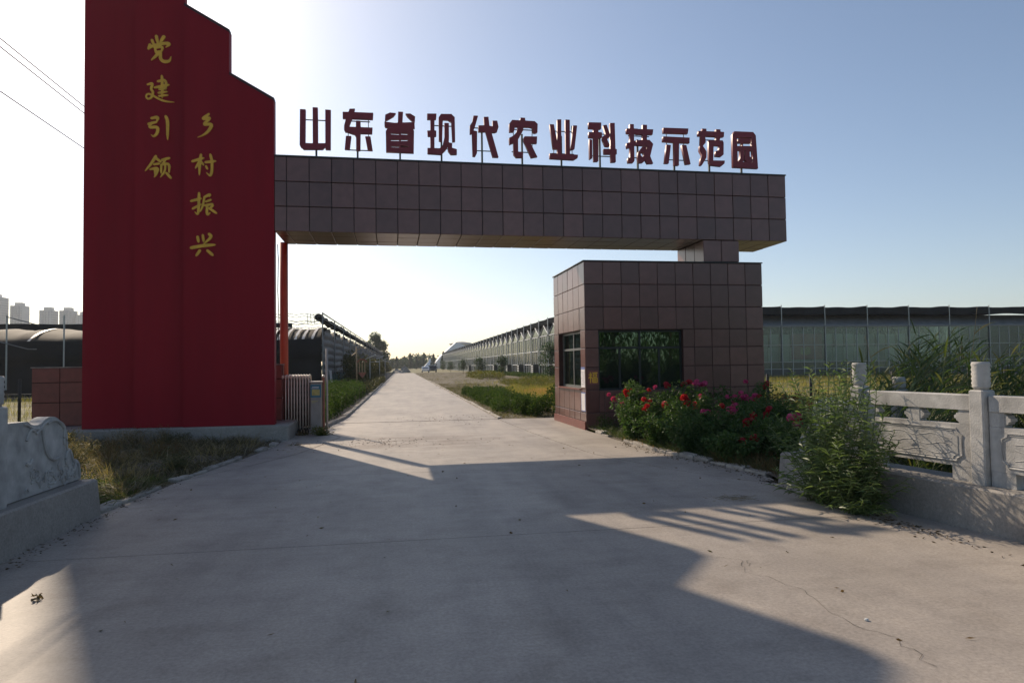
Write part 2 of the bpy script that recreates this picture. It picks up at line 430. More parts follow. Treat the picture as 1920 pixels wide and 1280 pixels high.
class MB:
    def __init__(s, T=None):
        s.v, s.f, s.T = [], [], T
    def add(s, vs, fs):
        n = len(s.v)
        s.v += [tuple(v) for v in vs]
        s.f += [tuple(i + n for i in f) for f in fs]
        return s
    def box(s, x0, x1, y0, y1, z0, z1):
        return s.add([(x0, y0, z0), (x1, y0, z0), (x1, y1, z0), (x0, y1, z0), (x0, y0, z1), (x1, y0, z1), (x1, y1, z1), (x0, y1, z1)],
                     [(0, 3, 2, 1), (4, 5, 6, 7), (0, 1, 5, 4), (1, 2, 6, 5), (2, 3, 7, 6), (3, 0, 4, 7)])
    def cbox(s, x0, x1, y0, y1, z0, z1, c=0.01):
        """box with chamfered upright and top edges"""
        def ring(z, i):
            return [(x0 + c + i, y0 + i, z), (x1 - c - i, y0 + i, z), (x1 - i, y0 + c + i, z), (x1 - i, y1 - c - i, z),
                    (x1 - c - i, y1 - i, z), (x0 + c + i, y1 - i, z), (x0 + i, y1 - c - i, z), (x0 + i, y0 + c + i, z)]
        return s.rings([ring(z0, 0), ring(z1 - c, 0), ring(z1, c)], True)
    def rings(s, rr, caps=True):
        k = len(rr[0])
        vs = [p for r in rr for p in r]
        fs = []
        for a in range(len(rr) - 1):
            for i in range(k):
                j = (i + 1) % k
                fs.append((a * k + i, a * k + j, (a + 1) * k + j, (a + 1) * k + i))
        if caps:
            fs.append(tuple(range(k - 1, -1, -1)))
            fs.append(tuple((len(rr) - 1) * k + i for i in range(k)))
        return s.add(vs, fs)
    def tube(s, pts, r, n=6, caps=True):
        pts = [Vector(p) for p in pts]
        rr = []
        up = Vector((0, 0, 1))
        for i, p in enumerate(pts):
            d = (pts[min(i + 1, len(pts) - 1)] - pts[max(i - 1, 0)])
            d = d.normalized() if d.length > 1e-9 else Vector((0, 0, 1))
            u = d.cross(up)
            if u.length < 0.05: u = d.cross(Vector((0, 1, 0)))
            u.normalize()
            w = u.cross(d)
            ri = r[i] if isinstance(r, (list, tuple)) else r
            rr.append([tuple(p + (u * math.cos(2 * math.pi * k / n) + w * math.sin(2 * math.pi * k / n)) * ri) for k in range(n)])
        return s.rings(rr, caps)
    def cyl(s, x, y, z0, z1, r, n=12, r1=None):
        r1 = r if r1 is None else r1
        ring = lambda z, q: [(x + q * math.cos(2 * math.pi * k / n), y + q * math.sin(2 * math.pi * k / n), z) for k in range(n)]
        return s.rings([ring(z0, r), ring(z1, r1)])
    def lathe(s, x, y, prof, n=16):
        return s.rings([[(x + q * math.cos(2 * math.pi * k / n), y + q * math.sin(2 * math.pi * k / n), z) for k in range(n)] for z, q in prof])
    def prism(s, poly, fn, a, b):
        """poly of 2D points, fn(u, v, depth) gives 3D"""
        k = len(poly)
        vs = [fn(u, v, a) for u, v in poly] + [fn(u, v, b) for u, v in poly]
        fs = [tuple(range(k)), tuple(range(2 * k - 1, k - 1, -1))]
        fs += [(i, i + k, (i + 1) % k + k, (i + 1) % k) for i in range(k)]
        return s.add(vs, fs)
    def mesh(s, name, smooth=False):
        me = bpy.data.meshes.new(name)
        v = [s.T(*p) for p in s.v] if s.T else s.v
        me.from_pydata(v, [], s.f)
        if smooth:
            me.polygons.foreach_set('use_smooth', np.ones(len(me.polygons), dtype=bool))
        me.validate()
        import bmesh
        bm = bmesh.new(); bm.from_mesh(me)
        bmesh.ops.recalc_face_normals(bm, faces=bm.faces)
        bm.to_mesh(me); bm.free()
        me.update()
        return me
    def build(s, name, mat, parent=None, smooth=False):
        return put(name, s.mesh(name, smooth), mat, parent)

# the gate stands on its own line, turned by one degree to the road: s along it, t behind its face
GD = Vector((0.99985, 0.01725, 0.0))
GN = Vector((-0.01725, 0.99985, 0.0))
B0 = Vector((4.474, 16.213, 0.0))
def GT(s, t, z):
    p = B0 + GD * s + GN * t
    return (p.x, p.y, z)
GROT = math.atan2(GD.y, GD.x)

# outlines: union of polygons or brush strokes traced on a fine grid, then cut out as a solid
def sd_poly(P, X, Y):
    d = np.full(X.shape, 1e9)
    inside = np.zeros(X.shape, bool)
    n = len(P)
    for i in range(n):
        ax, ay = P[i]; bx, by = P[(i + 1) % n]
        ex, ey = bx - ax, by - ay
        t = np.clip(((X - ax) * ex + (Y - ay) * ey) / (ex * ex + ey * ey + 1e-12), 0, 1)
        d = np.minimum(d, (X - ax - t * ex) ** 2 + (Y - ay - t * ey) ** 2)
        c = ((ay <= Y) & (by > Y)) | ((by <= Y) & (ay > Y))
        xi = ax + (Y - ay) * ex / (ey if abs(ey) > 1e-12 else 1e-12)
        inside ^= c & (X < xi)
    d = np.sqrt(d)
    return np.where(inside, -d, d)

def sd_stroke(S, X, Y):
    d = np.full(X.shape, 1e9)
    for (ax, ay, aw), (bx, by, bw) in zip(S, S[1:]):
        ex, ey = bx - ax, by - ay
        t = np.clip(((X - ax) * ex + (Y - ay) * ey) / (ex * ex + ey * ey + 1e-12), 0, 1)
        d = np.minimum(d, np.hypot(X - ax - t * ex, Y - ay - t * ey) - (aw + (bw - aw) * t))
    return d

def contours(D, xs, ys):
    """marching squares at zero; closed loops"""
    nx, ny = len(xs), len(ys)
    ins = D < 0
    seg = {}
    def ipt(a, b):
        (i, j), (k, l) = a, b
        da, db = D[j, i], D[l, k]
        t = da / (da - db)
        return (xs[i] + (xs[k] - xs[i]) * t, ys[j] + (ys[l] - ys[j]) * t)
    pts = {}
    def edge(a, b):
        key = (a, b) if a < b else (b, a)
        if key not in pts: pts[key] = ipt(*key)
        return key
    code = ins[:-1, :-1] * 1 + ins[:-1, 1:] * 2 + ins[1:, 1:] * 4 + ins[1:, :-1] * 8
    for j, i in zip(*np.nonzero((code > 0) & (code < 15))):
        a, b, c, d = (i, j), (i + 1, j), (i + 1, j + 1), (i, j + 1)
        e = [edge(a, b), edge(b, c), edge(c, d), edge(d, a)]
        T = {1: [(3, 0)], 2: [(0, 1)], 3: [(3, 1)], 4: [(1, 2)], 5: [(3, 2), (1, 0)], 6: [(0, 2)], 7: [(3, 2)],
             8: [(2, 3)], 9: [(2, 0)], 10: [(0, 3), (2, 1)], 11: [(2, 1)], 12: [(1, 3)], 13: [(1, 0)], 14: [(0, 3)]}
        for p, q in T[int(code[j, i])]:
            seg[e[p]] = e[q]
    loops = []
    while seg:
        k0 = next(iter(seg)); k = k0; lp = []
        while k in seg:
            lp.append(pts[k]); k = seg.pop(k)
        if len(lp) > 5: loops.append(lp)
    return loops

def thin(lp, eps):
    """drop points that lie on the line of their neighbours"""
    def rdp(a):
        if len(a) < 3: return a
        p, q = np.array(a[0]), np.array(a[-1])
        A = np.array(a); e = q - p; L = np.hypot(*e)
        d = np.abs(e[0] * (A[:, 1] - p[1]) - e[1] * (A[:, 0] - p[0])) / L if L > 1e-9 else np.hypot(*(A - p).T)
        i = int(np.argmax(d))
        return [a[0], a[-1]] if d[i] < eps else rdp(a[:i + 1])[:-1] + rdp(a[i:])
    h = len(lp) // 2
    return rdp(lp[:h + 1])[:-1] + rdp(lp[h:] + [lp[0]])[:-1]

def cutout(name, sdf, x0, x1, y0, y1, res, depth, eps=0.003):
    """solid plate with the outline of the field: lies in local XY, depth along Z, centred"""
    xs = np.arange(x0 - 2 * res, x1 + 3 * res, res); ys = np.arange(y0 - 2 * res, y1 + 3 * res, res)
    X, Y = np.meshgrid(xs, ys)
    loops = [thin(l, eps) for l in contours(sdf(X, Y), xs, ys)]
    cu = bpy.data.curves.new(name, 'CURVE')
    cu.dimensions = '2D'; cu.fill_mode = 'BOTH'; cu.extrude = depth / 2
    for l in loops:
        if len(l) < 3: continue
        sp = cu.splines.new('POLY'); sp.points.add(len(l) - 1)
        for i, (x, y) in enumerate(l): sp.points[i].co = (x, y, 0, 1)
        sp.use_cyclic_u = True
    o = bpy.data.objects.new(name, cu); COL.objects.link(o)
    dg = bpy.context.evaluated_depsgraph_get()
    me = bpy.data.meshes.new_from_object(o.evaluated_get(dg))
    bpy.data.objects.remove(o); bpy.data.curves.remove(cu)
    me.name = name
    return me

def map_mesh(me, fn):
    n = len(me.vertices)
    co = np.empty(n * 3, np.float32); me.vertices.foreach_get('co', co); co = co.reshape(-1, 3)
    me.vertices.foreach_set('co', np.array([fn(*map(float, p)) for p in co], np.float32).ravel())
    me.update()
    return me

# ------------------------------------------------------------------ foliage helpers
def unit(a):
    return a / (np.linalg.norm(a, axis=1, keepdims=True) + 1e-9)

def rand_dirs(n, zbias=0.0):
    d = npr.normal(size=(n, 3)); d[:, 2] += zbias
    return unit(d)

def leaves(P, D, L, W, droop=0.2, fold=0.15):
    """pointed leaves: two halves folded along the midrib. 4 verts, 2 triangles each"""
    n = len(P)
    D = unit(np.asarray(D)); L = np.broadcast_to(L, (n,)).reshape(-1, 1); W = np.broadcast_to(W, (n,)).reshape(-1, 1)
    S = unit(np.cross(D, rand_dirs(n)))
    Nn = np.cross(S, D)
    mid = P + D * L * 0.45
    dz = np.zeros((n, 3)); dz[:, 2] = -1
    tip = P + D * L + dz * L * droop
    a = mid + S * W * 0.5 + Nn * W * fold
    b = mid - S * W * 0.5 + Nn * W * fold
    V = np.stack([P, a, tip, b], 1).reshape(-1, 3)
    i = np.arange(n) * 4
    F = np.concatenate([np.stack([i, i + 1, i + 2], 1), np.stack([i, i + 2, i + 3], 1)])
    return V, F

def blades(P, D, L, W, droop=0.3, segs=3):
    """long bent blades of quads; 2 verts a step"""
    n = len(P)
    D = unit(np.asarray(D)); L = np.broadcast_to(L, (n,)).reshape(-1, 1); W = np.broadcast_to(W, (n,)).reshape(-1, 1)
    droop = np.broadcast_to(droop, (n,)).reshape(-1, 1)
    S = unit(np.cross(D, rand_dirs(n)))
    dz = np.zeros((n, 3)); dz[:, 2] = -1
    rows = []
    for k in range(segs + 1):
        t = k / segs
        c = P + D * L * t + dz * L * droop * t * t
        w = W * 0.5 * (0.55 + 1.0 * t if t < 0.4 else (1.0 - t) / 0.6 * 0.95 + 0.03)
        rows += [c + S * w, c - S * w]
    V = np.stack(rows, 1).reshape(-1, 3)
    m = 2 * (segs + 1)
    i = np.arange(n) * m
    F = np.concatenate([np.stack([i + 2 * k, i + 2 * k + 1, i + 2 * k + 3, i + 2 * k + 2], 1) for k in range(segs)])
    return V, F

def join(parts):
    Vs, Fs, o = [], [], 0
    for V, F in parts:
        Vs.append(V); Fs.append(F + o); o += len(V)
    return np.concatenate(Vs), np.concatenate(Fs)

def clump_points(n, centres, radii):
    k = npr.randint(0, len(centres), n)
    c = np.asarray(centres)[k]; r = np.asarray(radii)[k]
    d = rand_dirs(n)
    u = npr.uniform(0.25, 1.0, (n, 1)) ** 0.5
    return c + d * u * (r if r.ndim == 2 else r[:, None]), d

def grass(name, label, pts, h, w, mat, lean=0.35, droop=0.25, kind='stuff', segs=2, cat=None):
    n = len(pts)
    D = rand_dirs(n) * lean; D[:, 2] = 1
    V, F = blades(pts, D, h, w, droop, segs)
    o = put(name, arr_mesh(name, V, F), mat)
    return tag(o, label, cat or 'grass', kind=kind)

# ================================================================== SETTING
def sheet(name, x0, x1, y0, y1, nx, ny, zf, mat, kind='structure', label=None, edge=None):
    xs = np.linspace(0, 1, nx); ys = np.linspace(y0, y1, ny)
    V = []
    for y in ys:
        a = x0(y) if callable(x0) else x0
        b = x1(y) if callable(x1) else x1
        for u in xs:
            x = a + (b - a) * u
            V.append((x, y, zf(x, y)))
    F = [(j * nx + i, j * nx + i + 1, (j + 1) * nx + i + 1, (j + 1) * nx + i) for j in range(ny - 1) for i in range(nx - 1)]
    o = put(name, arr_mesh(name, V, F, True), mat)
    return tag(o, label, kind=kind)

def pw(pts):
    xs, ys = [p[0] for p in pts], [p[1] for p in pts]
    return lambda y: float(np.interp(y, xs, ys))

def wob(x, y, s=1.0):
    return math.sin(x * 1.7 * s + 1.3 * math.sin(y * 0.9 * s)) * math.cos(y * 1.3 * s + math.sin(x * 0.7 * s))

ground = sheet('ground', -2500, 2500, -1500, 3500, 2, 2, lambda x, y: -0.07, M['ground'], label='flat field ground reaching to the horizon')

ROAD_L = pw([(-7, -3.45), (8.4, -3.45), (10.5, -3.28), (11.45, -3.12), (14.67, -2.65), (16.1, -2.72), (16.3, -3.0), (17.95, -3.1), (18.05, -2.12),
             (19.2, -2.06), (22, -1.80), (34, -1.78), (160, -2.15)])
ROAD_R = pw([(-7, 7.0), (5.45, 5.42), (8.45, 5.02), (8.9, 5.12), (10.3, 4.93), (11.65, 4.62), (13.9, 4.52), (15.95, 4.46), (20.28, 4.55), (20.32, 2.84), (34, 2.80), (60, 2.78), (160, 2.35)])
CRACK_R = pw([(8.3, 5.2), (8.35, 5.09), (8.74, 4.69), (10.0, 4.03), (11.98, 3.40), (15.85, 3.06), (20.16, 2.83)])
CRACK_L = pw([(10.6, -3.3), (11.16, -3.02), (12.18, -2.51), (13.46, -2.0), (14.7, -1.75), (16.4, -1.47), (17.4, -1.9), (18.1, -2.2)])

def strip_base(name, mat, z):
    ys = np.concatenate([np.linspace(-7, 15.9, 30), np.linspace(16.0, 18.3, 12), np.linspace(19, 20.25, 5), np.linspace(20.35, 160, 40)])
    V, F = [], []
    for y in ys: V += [(ROAD_L(y) - 0.02, y, z), (ROAD_R(y) + 0.02, y, z)]
    for j in range(len(ys) - 1): F.append((2 * j, 2 * j + 1, 2 * j + 3, 2 * j + 2))
    return put(name, arr_mesh(name, V, F), mat)

road = tag(strip_base('road', M['joint'], -0.022), 'pale concrete road and forecourt leading through the gate', kind='structure')

def slab(y0, y1, fl, fr, jl=0.0, jr=0.0, n=None):
    """a cast slab: top, and skirts down into the joints"""
    n = n or max(3, int((y1 - y0) / 0.25) + 1)
    ys = list(np.linspace(y0, y1, n))
    L = [fl(y) + jl * (npr.rand() - 0.3) for y in ys]; Rr = [fr(y) - jr * (npr.rand() - 0.3) for y in ys]
    keep = [i for i in range(n) if Rr[i] - L[i] > 0.03]
    if len(keep) < 2: return
    ys = [ys[i] for i in keep]; L = [L[i] for i in keep]; Rr = [Rr[i] for i in keep]
    n = len(ys)
    V, F = [], []
    for y, a, b in zip(ys, L, Rr): V += [(a, y, 0), (b, y, 0), (a, y, -0.021), (b, y, -0.021)]
    for j in range(n - 1):
        k = 4 * j
        F += [(k, k + 1, k + 5, k + 4), (k + 2, k, k + 4, k + 6), (k + 1, k + 3, k + 7, k + 5)]
    F += [(2, 3, 1, 0), (4 * n - 4, 4 * n - 3, 4 * n - 1, 4 * n - 2)]
    me = arr_mesh('concrete_slab', V, F)
    put('concrete_slab', me, M['concrete'], road)
g = 0.008
slab(-7, 0.45, ROAD_L, ROAD_R)
slab(0.46, 6.495, ROAD_L, ROAD_R)
slab(6.507, 10.59, ROAD_L, lambda y: min(ROAD_R(y), CRACK_R(y) - g) if y > 8.3 else ROAD_R(y), 0, 0.01)
slab(8.36, 10.59, lambda y: CRACK_R(y) + g, ROAD_R, 0.01)
slab(10.60, 20.27, lambda y: max(ROAD_L(y), CRACK_L(y) + g), lambda y: CRACK_R(y) - g, 0.016, 0.014, 80)
slab(10.60, 20.27, lambda y: CRACK_R(y) + g, ROAD_R, 0.014, 0, 80)
slab(10.60, 18.02, ROAD_L, lambda y: CRACK_L(y) - g, 0, 0.016, 60)
y = 20.37
while y < 158:
    slab(y, min(y + 5.992, 160), ROAD_L, ROAD_R, n=4); y += 6.0

def ribbon(name, pts, w, z=0.004, par=None, mat=None, jit=0.03, sub=6):
    P = []
    for (ax, ay), (bx, by) in zip(pts, pts[1:]):
        for k in range(sub):
            t = k / sub
            P.append((ax + (bx - ax) * t + rnd.uniform(-jit, jit), ay + (by - ay) * t + rnd.uniform(-jit, jit)))
    V, F = [], []
    for i, (x, y) in enumerate(P):
        a = P[max(0, i - 1)]; b = P[min(len(P) - 1, i + 1)]
        dx, dy = b[0] - a[0], b[1] - a[1]; l = math.hypot(dx, dy) + 1e-9
        ww = w * rnd.uniform(0.3, 1.0)
        V += [(x - dy / l * ww, y + dx / l * ww, z), (x + dy / l * ww, y - dx / l * ww, z)]
        if i: F.append((2 * i - 2, 2 * i - 1, 2 * i + 1, 2 * i))
    return put(name, arr_mesh(name, V, F), mat or M['crack'], par)
ribbon('crack', [(2.75, 5.3), (2.65, 4.95), (2.85, 4.5), (2.72, 4.0), (2.85, 3.6), (2.78, 3.2)], 0.0022, par=road)
ribbon('crack', [(2.6, 5.4), (2.8, 5.25), (2.72, 5.05)], 0.0018, par=road)
ribbon('crack', [(-1.9, 13.9), (-1.2, 14.0), (-0.4, 13.8), (0.2, 13.9)], 0.006, par=road)

# earth between the road and what stands beside it
weed_bed = sheet('weed_bed', -14, lambda y: ROAD_L(y) - 0.03, 8.4, 16.15, 40, 36,
                 lambda x, y: -0.01 + 0.07 * max(0, wob(x, y, 0.8)) * min(1, max(0, (ROAD_L(y) - x) * 1.2)), M['soil'], label='patch of bare soil under the weeds beside the forecourt')
flower_bed = sheet('flower_bed', lambda y: ROAD_R(y) + 0.02, 13.0, 8.4, 16.2, 30, 30,
                   lambda x, y: 0.0 + 0.06 * max(0, wob(x, y, 0.7)) - 0.02 * (x > 10), M['soil'], label='soil of the rose bed in front of the gatehouse')
verge = sheet('verge', lambda y: ROAD_R(y) + 0.02, lambda y: 16.6, 20.36, 160, 30, 120,
              lambda x, y: -0.005 + 0.05 * max(0, wob(x, y, 0.5)) * min(1, max(0, (x - ROAD_R(y)) * 0.5)), M['verge'], label='dry earth verge between the road and the glasshouse')
verge_left = sheet('verge', -5.4, lambda y: ROAD_L(y) - 0.02, 18.06, 160, 10, 100,
                   lambda x, y: -0.005 + 0.04 * max(0, wob(x, y, 0.5)), M['soil'], label='earth strip under the hedge beside the black tunnels')

# kerbs: one run of stones each, every stone its own piece
def kerb(label, fn, y0, y1, side, w=0.12, h=0.1, step=0.55, sink=0.0, tilt=0.03, skip=0.0, name='kerb'):
    root = thing(name, label, 'kerb', (fn(y0), y0, 0))
    y = y0
    while y < y1 - 0.1:
        l = min(step * rnd.uniform(0.75, 1.2), y1 - y)
        if rnd.random() >= skip:
            x0, x1 = fn(y), fn(y + l)
            ang = math.atan2(x1 - x0, l)
            b = MB(); c = 0.012
            hh = h * rnd.uniform(0.7, 1.15); ww = w * rnd.uniform(0.85, 1.1)
            b.cbox(0 if side > 0 else -ww, ww if side > 0 else 0, 0.006, l - 0.006, -0.06, hh, c)
            tx, ty = rnd.uniform(-tilt, tilt), rnd.uniform(-tilt, tilt)
            def T(px, py, pz, x0=x0, y=y, ang=ang, tx=tx, ty=ty):
                pz2 = pz + px * tx * 2 + py * ty * 0.5 - sink
                return (x0 + px * math.cos(ang) + py * math.sin(ang) + side * 0.012, y + py * math.cos(ang) - px * math.sin(ang), pz2)
            b.T = T
            b.build('kerb_stone', M['kerb'], root)
        y += l
    return root
kerb('low broken kerb along the left weed patch', ROAD_L, 8.5, 15.6, -1, 0.14, 0.038, 0.5, 0.0, 0.10, 0.3)
kerb('rough kerb stones along the front of the rose bed', ROAD_R, 9.0, 16.1, 1, 0.15, 0.05, 0.45, 0.0, 0.12, 0.15)
kerb('kerb stones along the hedge on the left of the road', lambda y: ROAD_L(y), 18.1, 70, -1, 0.14, 0.09, 0.9, 0.0, 0.04)
kerb('kerb stones along the dry verge on the right of the road', ROAD_R, 20.5, 75, 1, 0.12, 0.05, 1.0, 0.0, 0.03)

# ================================================================== GATE
# cladding: each panel a shallow tray with a bevelled face, sharing meshes by size
PANEL_CACHE = {}
def panel_mesh(w, h, th, mat):
    key = (round(w, 3), round(h, 3), th, mat.name)
    if key not in PANEL_CACHE:
        w, h = key[0], key[1]
        b = MB(); c = 0.007
        b.rings([[(0, 0, 0), (w, 0, 0), (w, 0, h), (0, 0, h)], [(0, -th + c * 0.6, 0), (w, -th + c * 0.6, 0), (w, -th + c * 0.6, h), (0, -th + c * 0.6, h)],
                 [(c, -th, c), (w - c, -th, c), (w - c, -th, h - c), (c, -th, h - c)]])
        me = b.mesh('cladding_panel'); me.materials.append(mat)
        PANEL_CACHE[key] = me
    return PANEL_CACHE[key]

def cut_rect(r, o):
    """rect minus opening"""
    a0, a1, b0, b1 = r; c0, c1, d0, d1 = o
    if a1 <= c0 or a0 >= c1 or b1 <= d0 or b0 >= d1: return [r]
    out = []
    if a0 < c0: out.append((a0, c0, b0, b1))
    if a1 > c1: out.append((c1, a1, b0, b1))
    m0, m1 = max(a0, c0), min(a1, c1)
    if b0 < d0: out.append((m0, m1, b0, d0))
    if b1 > d1: out.append((m0, m1, d1, b1))
    return [q for q in out if q[1] - q[0] > 0.03 and q[3] - q[2] > 0.03]

def clad(root, org, u, v, us, vs, mat, opening=None, th=0.022, gap=0.017, name='cladding_panel'):
    """panels over a face: u along, v up; the mesh's -Y looks outwards"""
    u, v = Vector(u).normalized(), Vector(v).normalized()
    out = u.cross(v)                       # outward normal
    for i in range(len(us) - 1):
        for j in range(len(vs) - 1):
            rr = [(us[i], us[i + 1], vs[j], vs[j + 1])]
            if opening: rr = cut_rect(rr[0], opening)
            for (a0, a1, b0, b1) in rr:
                me = panel_mesh(a1 - a0 - gap, b1 - b0 - gap, th, mat)
                o = bpy.data.objects.new(name, me); COL.objects.link(o)
                p = Vector(org) + u * (a0 + gap / 2) + v * (b0 + gap / 2)
                rot = Matrix((u, -out, v)).transposed()
                # the faintest unevenness between neighbours
                rot = rot @ Matrix.Rotation(rnd.uniform(-0.006, 0.006), 3, 'X') @ Matrix.Rotation(rnd.uniform(-0.006, 0.006), 3, 'Z')
                o.parent = root
                o.matrix_parent_inverse = Matrix.Translation(-ORG[root.name])
                o.matrix_basis = Matrix.Translation(p) @ rot.to_4x4()

def gvec(s, t, z):
    return GD * s + GN * t + Vector((0, 0, z))

def wall_boxes(b, axis, rect, opening, d0, d1):
    for (a0, a1, c0, c1) in (cut_rect(rect, opening) if opening else [rect]):
        if axis == 's': b.box(a0, a1, d0, d1, c0, c1)
        else: b.box(d0, d1, a0, a1, c0, c1)

# --- the beam over the road
beam = thing('gate_beam', 'long maroon tiled beam spanning the road between the red tower and the gatehouse', 'gate beam', GT(-0.9, 0.9, 4.8))
BS0, BS1, BT1, BZ0, BZ1 = -7.385, 5.60, 1.70, 4.80, 6.55
b = MB(GT); b.box(BS0, BS1 - 0.024, 0.024, BT1, BZ0 + 0.024, BZ1 - 0.015); b.build('beam_core', M['panel_joint'], beam)
us = [BS0, BS0 + 0.27] + [BS0 + 0.27 + (BS1 - BS0 - 0.27) / 25 * k for k in range(1, 26)]
us = [q - BS0 for q in us]
vz = [0, 0.585, 1.17, 1.75]
clad(beam, GT(BS0, 0.024, BZ0), GD, (0, 0, 1), us, vz, M['panel'])
clad(beam, GT(BS1 - 0.024, 0.0, BZ0), GN, (0, 0, 1), [0, 0.57, 1.14, BT1], vz, M['panel'])
clad(beam, GT(BS0, BT1, BZ0 + 0.024), GD, -GN, us, [0, 0.57, 1.14, BT1], M['soffit'])
b = MB(GT); b.box(BS0, BS1 + 0.012, -0.012, BT1, BZ1 + 0.003, BZ1 + 0.035); b.build('coping', M['coping'], beam)

